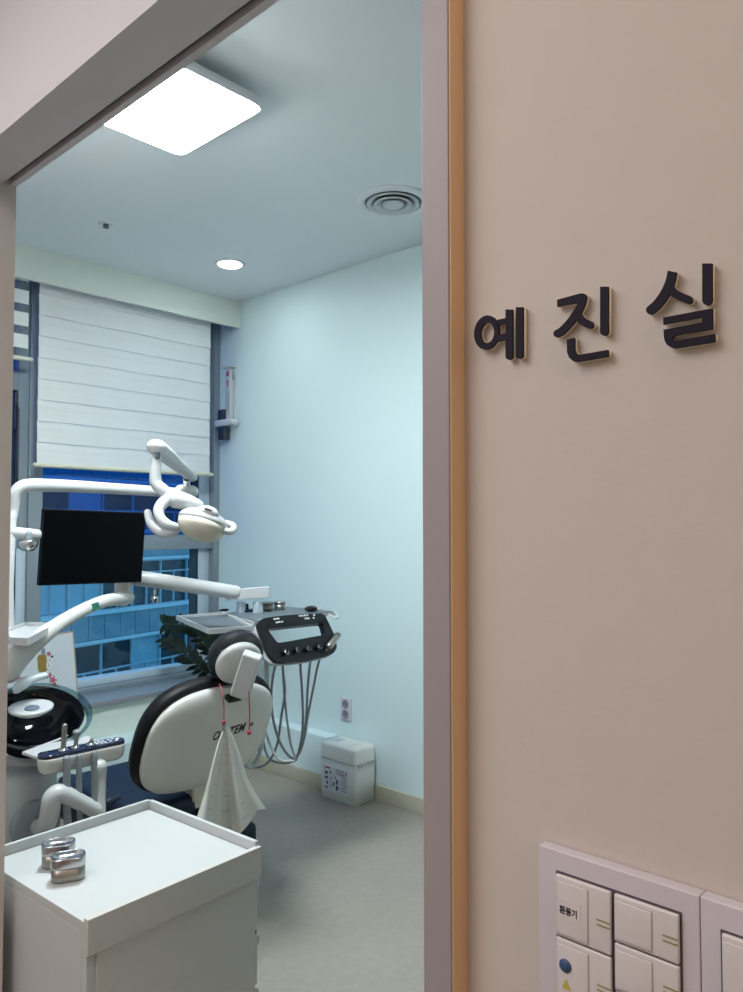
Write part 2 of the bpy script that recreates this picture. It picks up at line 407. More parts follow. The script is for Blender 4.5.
# ------------------------------------------------------------------ blinds
def blind(x0, x1, z0, y, label, open_, step):
    t = thing('zebra_blind', label, 'blind', ((x0+x1)/2, y, z0), 'zebra roller blinds')
    MB().box((x0-.005, y-.02, 2.745), (x1+.005, y+.05, 2.815), .006).build('headrail', M['rail'], t)
    top = 2.745; rings = []
    n = round((top-z0)/step)
    fab, sheer = MB(), MB()
    for k in range(n):
        za, zb = top-(top-z0)*k/n, top-(top-z0)*(k+1)/n
        if not open_:     # closed: each band swells a little and laps over the next
            prof = [(y+.002, za), (y-.002, za-.3*(za-zb)), (y-.003, za-.55*(za-zb)), (y-.0035, za-.57*(za-zb)), (y-.006, zb-.003), (y+.001, zb-.003)]
            rows = [[V((x0+(x1-x0)*i/40, p+.0015*math.sin(i*.7+k*1.9), q+.0012*math.sin(i*.35+k))) for i in range(41)] for p, q in prof]
            for a, b in zip(rows, rows[1:]):
                for i in range(40): fab._add([a[i], a[i+1], b[i+1], b[i]], [(0, 1, 2, 3)], True)
        else:
            zc = za-(za-zb)*.62
            fab.box((x0, y-.002, zc), (x1, y-.001, za)); sheer.box((x0, y-.002, zb), (x1, y-.001, zc))
    fab.build('fabric', M['blind'], t)
    if open_: sheer.build('sheer_band', M['blind_sheer'], t)
    else: sheer.bm.free()
    r = MB().tube([(x0-.012, y-.006, z0-.012), (x1+.012, y-.006, z0-.012)], .017, n=14, flat=.75, curve=False)
    r.build('bottom_rail', M['rail'], t)
    return t
blind(1.744, 2.818, 1.742, 3.99, 'wide closed off-white striped blind over the large window', False, .115)
blind(.9, 1.690, 2.285, 3.99, 'narrow off-white blind with open see-through bands beside the wide closed blind', True, .103)

# ------------------------------------------------------------------ ceiling things
t = thing('ceiling_lamp', 'square glowing LED panel lamp on the ceiling just inside the door', 'lamp', (1.31, 2.135, CEIL))
MB().box((1.16, 1.98, CEIL-.046), (1.46, 2.29, CEIL-.0005), .004).build('mounting_base', M['lamp_body'], t)
MB().prism([(1.31+x, 2.135+y, CEIL-.046) for x, y in rrect(.47, .47, .035)], (0, 0, -.034), True).build('housing', M['lamp_body'], t)
MB().prism([(1.31+x, 2.135+y, CEIL-.0802) for x, y in rrect(.455, .455, .03)], (0, 0, -.005), True).build('diffuser', M['lamp_glow'], t)
t = thing('downlight', 'small round glowing downlight in the ceiling near the window', 'lamp', (2.505, 3.37, CEIL))
MB().lathe([(.060, -.0005), (.060, -.005), (.075, -.006), (.078, -.003), (.078, -.0005)], (2.505, 3.37, CEIL), n=36).build('trim_ring', M['lamp_body'], t)
MB().lathe([(0, -.0052), (.0575, -.0052), (.0575, -.0085), (.05, -.0105), (0, -.011)], (2.505, 3.37, CEIL), n=36).build('lens', M['down_glow'], t)
c = V((2.497, 2.187, CEIL)); t = thing('ceiling_diffuser', 'round white ceiling air diffuser with concentric rings', 'vent', c)
MB().lathe([(0, -.001), (.122, -.001), (.122, -.004), (0, -.004)], c, n=40).build('throat', M['vent_dark'], t)
MB().lathe([(.126, -.0005), (.124, -.010), (.136, -.013), (.160, -.004), (.162, -.0005)], c, n=40).build('flange', M['room_ceiling'], t)
for r0, r1, z in ((.090, .112, -.013), (.060, .082, -.017), (.0, .048, -.021)):
    MB().lathe([(r0, z+.008), (r0, z+.004), (r1, z-.006), (r1+.004, z-.003), (r1+.002, z+.001), (r0+.004, z+.010)] if r0 else [(0, z-.004), (.03, z-.003), (r1, z+.001), (r1, z+.004), (0, z+.006)], c, n=40).build('ring', M['vent'], t)
c = V((1.767, 3.337, CEIL)); t = thing('sprinkler_head', 'tiny ceiling sprinkler head near the blinds', 'sprinkler', c)
MB().lathe([(.036, -.0005), (.034, -.006), (.02, -.010), (.018, -.0005)], c, n=24).build('escutcheon', M['lamp_body'], t)
MB().lathe([(.012, -.001), (.012, -.014), (.006, -.016), (.006, -.019), (.014, -.021), (.014, -.023), (0, -.024)], c, n=16).build('head', M['vent_dark'], t)

# ------------------------------------------------------------------ escape-descender bracket on the wall beside the window
t = thing('wall_bracket', 'grey metal folding escape bracket on the wall beside the window', 'bracket', (D, 4.0, 2.03))
MB().box((D-.006, 3.945, 2.06), (D-.0005, 4.045, 2.36), .001).build('wall_plate', M['vent'], t)
MB().box((D-.034, 3.962, 2.08), (D-.0065, 4.008, 2.42), .002).box((D-.05, 3.945, 2.42), (D-.0005, 4.03, 2.427)).build('upright', M['vent'], t)
MB().box((D-.075, 3.91, 2.045), (D-.035, 4.07, 2.085), .008).tube([(D-.06, 3.91, 2.065), (D-.03, 3.90, 2.062)], .02, curve=False).build('arm', M['vent'], t)
MB().box((D-.055, 4.0, 2.09), (D-.012, 4.06, 2.155), .006).build('hinge', M['alu_dark'], t)
MB().box((D-.06, 3.985, 1.96), (D-.015, 4.05, 2.04), .008).build('hinge', M['alu_dark'], t)
MB().box((D-.0355, 3.974, 2.365), (D-.0342, 3.996, 2.395)).build('red_mark', M['red'], t)
MB().box((D-.0355, 3.978, 2.30), (D-.0342, 3.99, 2.34)).build('red_mark', M['red'], t)
MB().box((D-.0355, 3.970, 2.12), (D-.0342, 3.974, 2.27)).box((D-.0355, 3.990, 2.14), (D-.0342, 3.994, 2.27)).build('writing', M['grey_print'], t)
MB().tube([(D-.02, 3.955, 2.39), (D-.03, 3.935, 2.375), (D-.025, 3.94, 2.345)], .006).build('hook', M['chrome'], t)

# ------------------------------------------------------------------ wall outlet
t = thing('wall_outlet', 'white double wall outlet above the white waste box', 'outlet', (D, 2.949, .37))
MB().box((D-.012, 2.911, .37), (D-.0005, 2.987, .487), .004).build('plate', M['switch'], t)
for z in (.402, .455):
    MB().lathe([(.0235, .0122), (.0235, .0135), (.020, .0142), (.018, .0125), (0, .0125)], (D, 2.949, z), (-1, 0, 0), n=28).build('socket', M['grey_print'], t)
for yh in (2.940, 2.954):
    for zh in (.402, .455): MB().box((D-.0138, yh, zh-.003), (D-.0127, yh+.004, zh+.003)).build('contact_hole', M['dark_ink'], t)

# ------------------------------------------------------------------ waste box
t = thing('waste_box', 'white lidded medical waste box on the floor against the wall', 'bin', (2.895, 2.855, 0))
def taper(z0, z1, g0, g1, r=.02):
    return [[V((2.8965+x*(1+g)/1, 2.855+y*(1+g), z)) for x, y in rrect(.156, .25, r)] for z, g in ((z0, g0), (z1, g1))]
b0 = taper(.002, .205, 0, .03); MB().loft([[V((2.895+(p.x-2.895)*.97, 2.855+(p.y-2.855)*.97, .0005)) for p in b0[0]]]+b0).build('body', M['bin'], t)
l = taper(.206, .212, .048, .048)+taper(.215, .268, .036, .015); top = l[-1]
l += [[V((2.895+(p.x-2.895)*s, 2.855+(p.y-2.855)*s, z)) for p in top] for s, z in ((.97, .278), (.9, .283), (.2, .285))]
MB().loft(l).build('lid', M['bin'], t)
MB().box((2.835, 2.717, .203), (2.885, 2.7255, .213), .002).build('latch', M['plastic'], t)
MB().box((2.905, 2.717, .205), (2.95, 2.7255, .215), .002).build('latch', M['plastic'], t)
xl = 2.8166
def lb(y0, y1, z0, z1, e=0): return (xl-.0012-e, y0, z0), (xl-.0004-e, y1, z1)
tilt = Matrix.Rotation(math.radians(0.7), 3, 'Y')
lab = MB().box(*lb(2.775, 2.955, .045, .168)).build('label', M['label'], t)
for q in ((2.905, 2.940, .158, .165), (2.783, 2.79, .148, .158)): MB().box(*lb(*q, .001)).build('red_print', M['red'], lab)
for y, z, w, hh in ((2.93, .135, .02, .014), (2.90, .14, .008, .016), (2.93, .11, .022, .012), (2.925, .085, .012, .016), (2.865, .12, .008, .01), (2.852, .10, .014, .024), (2.852, .07, .016, .022), (2.875, .085, .01, .02), (2.93, .06, .02, .008)):
    MB().box(*lb(y-w/2, y+w/2, z-hh/2, z+hh/2, .001)).build('pictogram', M['soft_ink'], lab)
for k in range(8): MB().box(*lb(2.785, 2.835-.01*(k % 3), .138-.011*k, .141-.011*k, .001)).build('fine_print', M['grey_print'], lab)
for k in range(4): MB().box(*lb(2.80, 2.86, .162-.0065*k, .1645-.0065*k, .001)).build('fine_print', M['grey_print'], lab)
for k in range(5): MB().box(*lb(2.885, 2.905, .115-.012*k, .118-.012*k, .001)).build('fine_print', M['grey_print'], lab)

for y0, y1, x0, x1 in ((2.90, 2.95, 2.87, 2.93), (2.80, 2.81, 2.86, 2.92), (2.78, 2.785, 2.88, 2.93)):
    MB().box((x0, y0, .2848), (x1, y1, .2856)).build('lid_writing', M['vent'], t)

# ------------------------------------------------------------------ trolley cart by the door
ct = thing('trolley_cart', 'white wheeled cart with a rimmed top standing just inside the doorway', 'cart', (.892, 1.573, 0))
ca = .052; cux, cuy = V((math.cos(ca), math.sin(ca), 0)), V((-math.sin(ca), math.cos(ca), 0)); cz = V((0, 0, 1))
cc = V((.892, 1.573, 0)); CW_, CD_ = .405, .405     # along cux, along cuy
def cb(mb, u0, u1, v0, v1, z0, z1, bev=.0015): return mb.obox(cc+cux*(u0+u1)/2+cuy*(v0+v1)/2+cz*(z0+z1)/2, cux, cuy, cz, abs(u1-u0), abs(v1-v0), z1-z0, bev)
hw, hd_ = CW_/2, CD_/2
cb(cb(cb(MB(), -hw, hw, -hd_, -hd_+.018, .06, .671), -hw, -hw+.016, -hd_+.0185, hd_, .06, .671), hw-.016, hw, -hd_+.0185, hd_, .06, .671).build('carcass', M['cart'], ct)
cb(MB(), -hw, hw-.0005, -hd_+.001, hd_, .6715, .690).build('top', M['cart'], ct)
cb(cb(MB(), -hw-.004, hw+.004, hd_+.0005, hd_+.0105, .62, .712), hw+.0005, hw+.0105, -hd_-.002, hd_, .672, .712).build('rim', M['cart'], ct)
cb(MB(), -hw-.006, hw+.009, -hd_-.014, -hd_-.0005, .637, .703).build('apron', M['cart_front'], ct)
cb(MB(), -hw+.018, hw-.001, -hd_-.006, -hd_-.0005, .09, .636).build('front_panel', M['cart_front'], ct)
for z0, z1 in ((.513, .630), (.395, .505), (.272, .387), (.09, .264)): cb(MB(), hw+.0005, hw+.013, -hd_+.003, hd_-.02, z0, z1).build('drawer_face', M['cart'], ct)
for z0, z1 in ((.60, .622), (.475, .497), (.357, .379)):
    hn = MB()
    p = cc+cux*(hw+.0135)+cuy*(-hd_+.012)
    hn.tube([p+cz*z0, p+cux*.008+cz*(z0+.006), p+cux*.008+cz*(z1-.006), p+cz*z1], .0045, n=8, curve=False); hn.build('handle', M['chrome'], ct)
cb(MB(), hw+.001, hw+.011, -hd_+.003, -hd_+.02, .5055, .5125).build('hinge', M['black'], ct)
for su in (-1, 1):
    for sv in (-1, 1):
        p = cc+cux*su*(hw-.04)+cuy*sv*(hd_-.04)
        w = MB().lathe([(0, -.011), (.024, -.011), (.027, -.006), (.027, .006), (.024, .011), (0, .011)], p+cz*.027, cux, n=20); w.box(p+V((-.008, -.008, .05)), p+V((.008, .008, .062)))
        w.build('caster', M['black'], ct)
cb(MB(), -hw, hw, -hd_, hd_, .062, .082).build('bottom_panel', M['cart'], ct)
def gauze_tin(p, label, rz, dent):
    t = thing('steel_canister', label, 'canister', p, 'steel canisters on the cart')
    R = Matrix.Rotation(rz, 3, 'Z')
    def ring(s, z, w=.066, d=.048): return [V(p)+R @ V((x*s, y*s, z*.92)) for x, y in rrect(w, d, .019)]
    MB().loft([ring(.97, .0005), ring(1, .004), ring(1, .031)]).build('body', M['steel'], t)
    MB().loft([ring(1.025, .030), ring(1.03, .0325), ring(1.03, .049), ring(1.0, .0515), ring(.93, .051), ring(.86, .045), ring(.3, .0435)]).build('lid', M['steel_in'], t)
gauze_tin((.762, 1.562, .6905), 'oval steel canister nearer the front edge of the white cart', math.radians(-25), 0)
gauze_tin((.778, 1.640, .6905), 'oval steel canister standing behind the other one on the white cart', math.radians(-30), 0)

# ------------------------------------------------------------------ dental chair
TL = .417
BC = V((1.647, 2.312, .66)); BU = V((0, -math.sin(TL), math.cos(TL))); BN = V((0, -math.cos(TL), -math.sin(TL))); BX = V((1, 0, 0))
ch = thing('dental_chair', 'dental chair with white back shell and dark upholstery, paper bib hanging behind it', 'chair', (1.65, 2.75, 0))
def sup(a, e=2.82):
    c, s = math.cos(a), math.sin(a)
    return math.copysign(abs(c)**(2/e), c), math.copysign(abs(s)**(2/e), s)
HW, HH, BULGE = .264, .209, .045
def shell_h(u, v):
    r = (abs(u/HW)**2.82+abs(v/HH)**2.82)**(1/2.82)
    return BULGE*max(0, 1-min(r, 1)**3.2)**.6
def on_shell(u, v, e=0): return BC+BX*u+BU*v+BN*(shell_h(u, v)+e)
rings = []
for s in (1.0, .985, .96, .92, .85, .75, .6, .4, .2, .01):
    rings.append([on_shell(x*HW*s, y*HH*s) for x, y in [sup(2*math.pi*k/72) for k in range(72)]])
rim = [[BC+BX*x*HW*g+BU*y*HH*g+BN*o for x, y in [sup(2*math.pi*k/72) for k in range(72)]] for g, o in ((.9, -.02), (.985, -.016), (1.0, -.006))]
shell = MB().loft(rim+rings).build('back_shell', M['shell'], ch)
# upholstered pad on the far side of the shell
prof = ((.5, -.095), (.8, -.098), (.95, -.09), (1.03, -.07), (1.055, -.045), (1.04, -.022), (.98, -.0165), (.5, -.0165))
MB().loft([[BC+BX*x*HW*g+BU*(y*HH*(g+.02))+BN*o for x, y in [sup(2*math.pi*k/72) for k in range(72)]] for g, o in prof]).build('back_pad', M['uphol'], ch)
# maker's wordmark across the shell
def shell_uv(px, py):
    p = W(px, py, pl=(BC+BN*BULGE, BN))-BC
    return p.dot(BX), p.dot(BU)
u0, v0 = shell_uv(211.5, 741); u1, v1 = shell_uv(249.5, 729)
ang = math.atan2(v1-v0, u1-u0)
def wf(size, u0, v0):
    def fn(x, y, d): return on_shell(u0+x*math.cos(ang)-y*math.sin(ang), v0+x*math.sin(ang)+y*math.cos(ang), .0006+d)
    return fn
text_mesh('OSSTEM', .050, wf(.05, u0, v0), M['dark_ink'], 'wordmark', shell, shear=.25, bold=.0011, spacing=1.12, width=math.hypot(u1-u0, v1-v0)/.050/4.62)
ur, vr = shell_uv(250.2, 727)
text_mesh('®', .022, wf(.02, ur, vr), M['dark_ink'], 'trademark_sign', shell)
# headrest: disc with plastic-wrapped pad and its slide bar
HC = W(239.5, 664.5, d=2.66); HT = .50
HN = (RT*.42-UP*.46-FW*.76).normalized(); HX = HN.cross(V((0, 0, 1))).normalized()*-1; HU = HN.cross(HX)
if HU.z < 0: HU = -HU
def hring(rx, ry, o): return [HC+HX*rx*math.cos(a)+HU*ry*math.sin(a)+HN*o for a in [2*math.pi*k/48 for k in range(48)]]
MB().loft([hring(.06, .06, -.022), hring(.080, .083, -.018), hring(.082, .085, -.010), hring(.080, .083, 0), hring(.070, .073, .008), hring(.054, .057, .004), hring(.047, .05, .003), hring(.02, .02, .005)]).build('headrest_shell', M['shell'], ch)
pad = MB().loft([hring(.05, .05, -.083), hring(.078, .082, -.084), hring(.092, .096, -.071), hring(.098, .102, -.052), hring(.098, .102, -.036), hring(.090, .094, -.022), hring(.05, .06, -.0225)]).build('headrest_pad', M['uphol'], ch)
wr = MB(); rr_ = []
for rx, ry, o in ((.081, .085, -.0855), (.095, .099, -.072), (.1015, .1055, -.052), (.1015, .1055, -.036), (.09, .094, -.014), (.083, .086, -.003)):
    ring = []
    for k in range(120):
        a = 2*math.pi*k/120; q = 1+.022*math.sin(a*17+o*30)*math.sin(a*7+1)+.008*math.sin(a*31)
        ring.append(HC+HX*rx*q*math.cos(a)+HU*ry*q*math.sin(a)+HN*o)
    rr_.append(ring)
wr.loft(rr_, close=False).build('plastic_cover', M['wrap'], pad)
a_, b_ = W(252.5, 655.5, d=2.60), W(240, 694.5, d=2.635)
dr = (a_-b_).normalized(); sx = dr.cross(FW).normalized(); sn = sx.cross(dr).normalized()
MB().obox((a_+b_)/2, sx, sn, dr, .065, .042, (a_-b_).length+.012, .010).build('slide_bar', M['plastic'], ch)
q = W(233.5, 697.5, d=2.66)
MB().obox(q, V((1, 0, 0)), BN, BU, .055, .03, .018, .003).build('bar_slot', M['black'], ch)
# seat and leg rest
MB().box((1.40, 2.40, .27), (1.90, 2.97, .44), .05, seg=4).box((1.375, 2.55, .30), (1.45, 2.93, .455), .035, seg=4).build('seat', M['navy'], ch)
lr = Matrix.Rotation(math.radians(-24), 3, 'X')
MB().box((1.43, 2.985, .30), (1.87, 3.50, .41), .045, rot=lr, piv=(1.65, 2.985, .42), seg=4).build('leg_rest', M['navy'], ch)
MB().box((1.635, 2.40, .31), (1.72, 2.398+.06, .50), .012).build('back_mount', M['cream'], ch)
MB().box((1.43, 2.385, .17), (1.93, 2.92, .269), .045, seg=5).build('under_cover', M['navy'], ch)
MB().box((1.30, 2.38, .04), (1.52, 2.60, .30), .03).box((1.5, 2.55, .03), (1.8, 2.95, .168), .03).build('pedestal', M['cream'], ch)
MB().box((1.36, 2.45, .0005), (1.94, 3.25, .045), .02).build('floor_plate', M['cream'], ch)

# paper bib on its pink cord
YB = 2.085
bib = thing('dental_bib', 'white paper bib hanging from a pink cord on the dental chair back', 'bib', W(225, 728, y=YB))
def pb(px, py, dy=0): return W(px, py, y=YB+dy)
MB().tube([W(219.5, 684, d=2.60), pb(222.5, 694), pb(224, 708), pb(223.8, 722)], .0018, n=8).build('cord', M['pink'], bib)
MB().tube([W(249, 692, d=2.60), pb(249.3, 702), pb(249.6, 718), pb(249.2, 733)], .0018, n=8).build('cord', M['pink'], bib)
for px, py in ((223.6, 722.5), (249.2, 732.5)): MB().ell(pb(px, py), (.0075, .0075, .0085)).build('bead', M['pink'], bib)
MB().obox(pb(224, 728.5), (1, 0, 0), (0, 1, 0), (0, 0, 1), .012, .008, .022, .002).build('clip', M['chrome'], bib)
rowsL = [(224, 727), (218.5, 741), (213, 760), (208, 780), (202.5, 800), (196.5, 818)]
rowsR = [(229, 726), (235, 741), (242, 760), (247.5, 778), (255, 793), (266, 812)]
rows = []
NB = 44
for j in range(31):
    f = j/30*5; i = min(int(f), 4); u = f-i
    l = V(rowsL[i]).lerp(V(rowsL[i+1]), u); r = V(rowsR[i]).lerp(V(rowsR[i+1]), u); s = j/30
    row = []
    for k in range(NB+1):
        w = k/NB; px = l.x+(r.x-l.x)*w; py = l.y+(r.y-l.y)*w
        if j > 16:      # the hem dips in the middle
            e = (j-16)/14; py += e*e*(26*math.sin(math.pi*min(w*1.15, 1))**.8 - 3*w)
        fold = .020*math.sin(w*math.pi*3.2+.5)*s**.8+.012*math.sin(w*math.pi*7)*s+.008*s*math.sin(w*14+s*5)
        row.append(pb(px, py, -fold-.01*s))
    rows.append(row)
sh = MB()
for j in range(30):
    for k in range(NB):
        sh._add([rows[j][k], rows[j][k+1], rows[j+1][k+1], rows[j+1][k]], [(0, 1, 2, 3)], True)
bmesh.ops.remove_doubles(sh.bm, verts=sh.bm.verts[:], dist=1e-5)
sheet = sh.build('sheet', M['bib'], bib)
for j in range(4, 30, 3):
    for k0, k1 in ((4, 9), (15, 23), (30, 34)):
        k0 += (j*5) % 4; k1 += (j*3) % 3; prn = MB()
        for k in range(k0, k1):
            q = [V(rows[j][k]), V(rows[j][k+1]), V(rows[j][k+1]).lerp(rows[j+1][k+1], .28), V(rows[j][k]).lerp(rows[j+1][k], .28)]
            prn._add([p-FW*.0012 for p in q], [(0, 1, 2, 3)], True)
        bmesh.ops.remove_doubles(prn.bm, verts=prn.bm.verts[:], dist=1e-5)
        prn.build('printed_mark', M['bib_print'], sheet)

# ------------------------------------------------------------------ dental unit: body, bowl, column, tray shelf
du = thing('dental_unit', 'white dental unit cabinet with a black glass spittoon bowl beside the door jamb', 'dental unit', (1.12, 2.70, 0))
bc = V((1.12, 2.725, 0))
MB().lathe([(.12, .0005), (.14, .02), (.142, .33), (.138, .334), (.138, .338), (.142, .342), (.146, .48), (.143, .56), (.128, .588), (.09, .602), (0, .605)], bc, n=48, sx=1.0, sy=1.15).build('body', M['plastic'], du)
MB().box((1.055, 2.74, .55), (1.115, 2.83, 1.10), .02).tube([(1.118, 2.79, 1.05), (1.127, 2.795, 1.2), (1.138, 2.80, 1.439)], [.032, .020, .017], curve=False).build('column', M['plastic'], du)
kb = V((1.165, 2.655, .768))                      # bowl, its mouth leaning towards the chair side
ba = (V((0, 0, 1))+RT*.27-FW*.40).normalized(); da = (V((0, 0, 1))+RT*.05-FW*.14).normalized()
bowl = MB().lathe([(0, -.125), (.05, -.122), (.105, -.093), (.145, -.038), (.160, 0), (.163, .004), (.158, .006), (.141, -.03), (.102, -.082), (.05, -.106), (0, -.108)], kb, ba, n=56)
bowl = bowl.build('bowl', M['bowl'], du)
MB().lathe([(.158, -.012), (.1635, .0045), (.174, .008), (.176, .010), (.173, .0115), (.161, .008), (.158, -.012)], kb+V((.010, -.012, -.003)), ba, n=56, close=False).build('glass_rim', M['rim_glass'], bowl)
ft = kb-ba*.118
MB().lathe([(0, .600), (.085, .600), (.075, .62), (.06, .66), (0, .661)], (ft.x, ft.y, 0), n=32).build('bowl_foot', M['plastic'], du)
dp = kb+ba*-.045+V((-.050, -.045, 0))
MB().lathe([(.0, -.012), (.05, -.012), (.068, .0), (.070, .008), (.060, .011), (.030, .003), (.016, .0), (0, .0)], W(31, 709, d=2.55), da, n=36, sx=1.0, sy=1.0).build('drain_cover', M['plastic'], bowl)
MB().lathe([(0, 0), (.024, 0), (.022, .0045), (0, .0045)], W(32, 708.5, d=2.55), da, n=28).build('drain_hole', M['vent_dark'], bowl)
MB().tube([W(17, 689, d=2.56), W(22, 684, d=2.57), W(33, 679, d=2.6), W(45, 675.5, d=2.62)], [.022, .030, .020, .016], flat=.7).build('filler_spout', M['acrylic'], du)
zt = 1.05
pts = [W(10, 641, z=zt), W(28, 642, z=zt), W(57, 626, z=zt), W(26, 625, z=zt), W(6, 632, z=zt)]
mid = sum(pts, V())/5
MB().prism(pts, (0, 0, -.012)).frame([p+V((0, 0, .012)) for p in pts], [p+(mid-p)*.08+V((0, 0, .012)) for p in pts], (0, 0, -.0115)).build('shelf', M['plastic'], du)
# joint ring on the body and the tube that carries the assistant's holder
jc = W(37, 826, d=2.46)
jn = (V((1.14, -.55, 0))).normalized(); jn = V((jc.x-bc.x, jc.y-bc.y, 0)).normalized()
MB().lathe([(0, -.03), (.075, -.03), (.075, .0), (.07, .006), (0, .006)], jc, jn, n=36).build('joint_ring', M['hose'], du)

# assistant's holder
ah = thing('instrument_holder', 'slim white holder with black top carrying suction tubes beside the spittoon bowl', 'instrument holder', W(80, 757, d=2.40))
pth = [jc+jn*.004, W(46, 824, d=2.38), W(50, 812, d=2.36), W(52, 799, d=2.36), W(59, 793, d=2.37), W(70, 797, d=2.39), W(84, 804, d=2.42), W(97, 810, d=2.45)]
MB().tube(pth, [.024, .027, .029, .029, .028, .026, .024, .026], n=16).tube([W(98, 812, d=2.45), W(99, 800, d=2.46), W(99, 780, d=2.47), W(99, 766, d=2.47)], [.024, .020, .022, .026], n=16).build('support_arm', M['plastic'], ah)
zt = .70
pe0, pe1 = W(49, 757, z=zt), W(114, 743.5, z=zt)
ax = (pe1-pe0).normalized(); ay = V((-ax.y, ax.x, 0)); L_ = (pe1-pe0).length
def pill(g, z, w=.034, ex=0):
    out = []
    for k in range(40):
        a = 2*math.pi*k/40; c, s = math.cos(a), math.sin(a)
        c0 = pe1 if c > 0 else pe0
        out.append(c0+ax*(w*g*c)+ay*(w*g*s)+V((0, 0, z)))
    return out
MB().loft([pill(.5, -.05), pill(.85, -.04), pill(1, -.02), pill(1.02, -.003), pill(1.0, 0)]).build('body', M['shell'], ah)
tp = MB().loft([pill(.99, .0003), pill(.98, .009), pill(.93, .012), pill(.5, .0135)]).build('top_panel', M['navy_gloss'], ah)
for k in range(3):
    for q in range(2): MB().obox(pe1+ax*(-.062+.013*k)+ay*(-.012+.02*q)+V((0, 0, .0138)), ax, ay, cz, .009, .012, .001).build('button', M['white_print'], tp)
for k in range(5):
    a = 2*math.pi*k/5; MB().lathe([(0, .0128), (.006, .0128), (.006, .0142), (0, .0143)], pe1+ax*(-.004+.015*math.cos(a))+ay*.015*math.sin(a), n=12).build('button', M['white_print'], tp)
zp = .705
MB().prism([W(22, 752, z=zp), W(40, 758, z=zp), W(92, 744, z=zp), W(90, 736, z=zp), W(67, 735, z=zp)], (0, 0, -.008)).build('side_tray', M['plastic'], ah)
sg = 'suction and syringe tips in the assistant holder'
for px, top, r0, r1, lo, hr, lab in ((62, 726, .008, .0085, 826, .0115, 'tall straight grey suction tip with thick hose in the slim white holder'),
                                 (75, 733, .013, .007, 822, .009, 'flared grey suction tip in the middle of the slim white holder'),
                                 (91.5, 740, .006, .008, 819, .009, 'short grey syringe tip next to the buttons on the slim white holder')):
    base = pe0.lerp(pe1, (px-49)/71.0)-ay*.012
    t = thing('suction_tip', lab, 'dental instrument', base, sg)
    tz = W(px, top, d=(base-EYE).dot(FW)); b2 = V((base.x, base.y, zt+.012))
    tz = V((base.x+.004, base.y, tz.z))
    MB().tube([b2, b2.lerp(tz, .45), b2.lerp(tz, .8), tz], [r1, r1*.9, (r0+r1)/2, r0], n=16).build('nozzle', M['steel'] if px != 75 else M['hose'], t)
    MB().lathe([(0, .012), (r1+.007, .012), (r1+.007, .018), (r1+.002, .022), (0, .022)], V((base.x, base.y, zt)), n=20).build('collar', M['chrome'], t)
    dd = (base-EYE).dot(FW)-.07
    MB().tube([V((base.x, base.y, zt-.004))-ay*.028, V((base.x, base.y, zt-.03))-ay*.030, V((base.x, base.y, zt-.12))-ay*.032, V((base.x+.003, base.y, .42))-ay*.04, V((base.x+.003, base.y, .10))-ay*.03, V((base.x, base.y+.05, .02)), V((base.x-.02, base.y+.22, .03))], hr, n=12).build('hose', M['hose'], t)

# ------------------------------------------------------------------ operating light on its arm
ol = thing('operating_light', 'white dental operating light on a jointed arm in front of the blind', 'lamp', (1.14, 2.80, 1.5))
pA = W(14, 489, d=2.75); zA = pA.z
MB().tube([(1.139, 2.80, 1.44), W(13, 510, d=2.75), W(15, 495, d=2.75), W(21, 487.5, d=2.76), W(33, 485.3, d=2.79), W(66, 486, d=2.89), W(120, 489, d=3.05), W(182, 493, d=3.24)], [.017, .019, .022, .024, .025, .024, .022, .020], n=18).build('main_arm', M['plastic'], ol)
MB().tube([W(180, 491, d=3.23), W(193, 492, d=3.28)], .027, n=16, curve=False).tube([W(186.5, 490, d=3.26), W(187, 478, d=3.26)], .015, n=14, curve=False).build('elbow_joint', M['plastic'], ol)
e0, e1 = W(156.5, 447, d=2.78), W(192, 477.5, d=3.24)
MB().tube([e0+(e0-e1).normalized()*.004, e0.lerp(e1, .2), e0.lerp(e1, .6), e1], [.036, .037, .030, .024], n=18, flat=.78, curve=False).build('spring_arm', M['plastic'], ol)
MB().tube([W(186.5, 479.5, d=3.2), W(186.8, 475, d=3.2)], .011, n=12, curve=False).tube([W(157.5, 453, d=2.77), W(157, 457.5, d=2.77)], .011, n=12, curve=False).build('pivot', M['vent_dark'], ol)
MB().tube([W(157, 456, d=2.78), W(156, 463, d=2.78), W(155.3, 476, d=2.78), W(156.5, 484, d=2.78), W(163, 490, d=2.78), W(170, 496, d=2.79)], [.015, .018, .021, .022, .022, .023], n=16).build('neck', M['plastic'], ol)
# yoke: broad bridge to the head, and the looping grips
MB().tube([W(166, 494, d=2.79), W(176, 499, d=2.79), W(188, 502, d=2.80), W(200, 505, d=2.81)], [.026, .042, .036, .020], n=18, flat=.8).build('yoke', M['plastic'], ol)
MB().tube([W(170, 498, d=2.78), W(162, 504, d=2.75), W(158.5, 511, d=2.73), W(161, 519, d=2.72), W(168, 525, d=2.72), W(175, 527, d=2.74)], [.022, .021, .019, .018, .018, .016], n=16).build('grip', M['plastic'], ol)
MB().tube([W(147.5, 512, d=2.84), W(150, 521, d=2.83), W(155, 528, d=2.82), W(163, 533, d=2.81), W(172, 532, d=2.80), W(178, 528, d=2.79)], [.013, .016, .018, .017, .017, .015], n=16).build('grip', M['plastic'], ol)
LHc = W(202.5, 523, d=2.80)
lx = (RT*.93-UP*.30+FW*.2).normalized(); lz = (UP*.88+RT*.27+FW*.34); lz = (lz-lx*lz.dot(lx)).normalized(); ly = lz.cross(lx)
LR = Matrix((lx, ly, lz)).transposed()
def lring(rx, ry, z, o=(0, 0)): return [LHc+lx*(rx*math.cos(a)+o[0])+ly*(ry*math.sin(a)+o[1])+lz*z for a in [2*math.pi*k/44 for k in range(44)]]
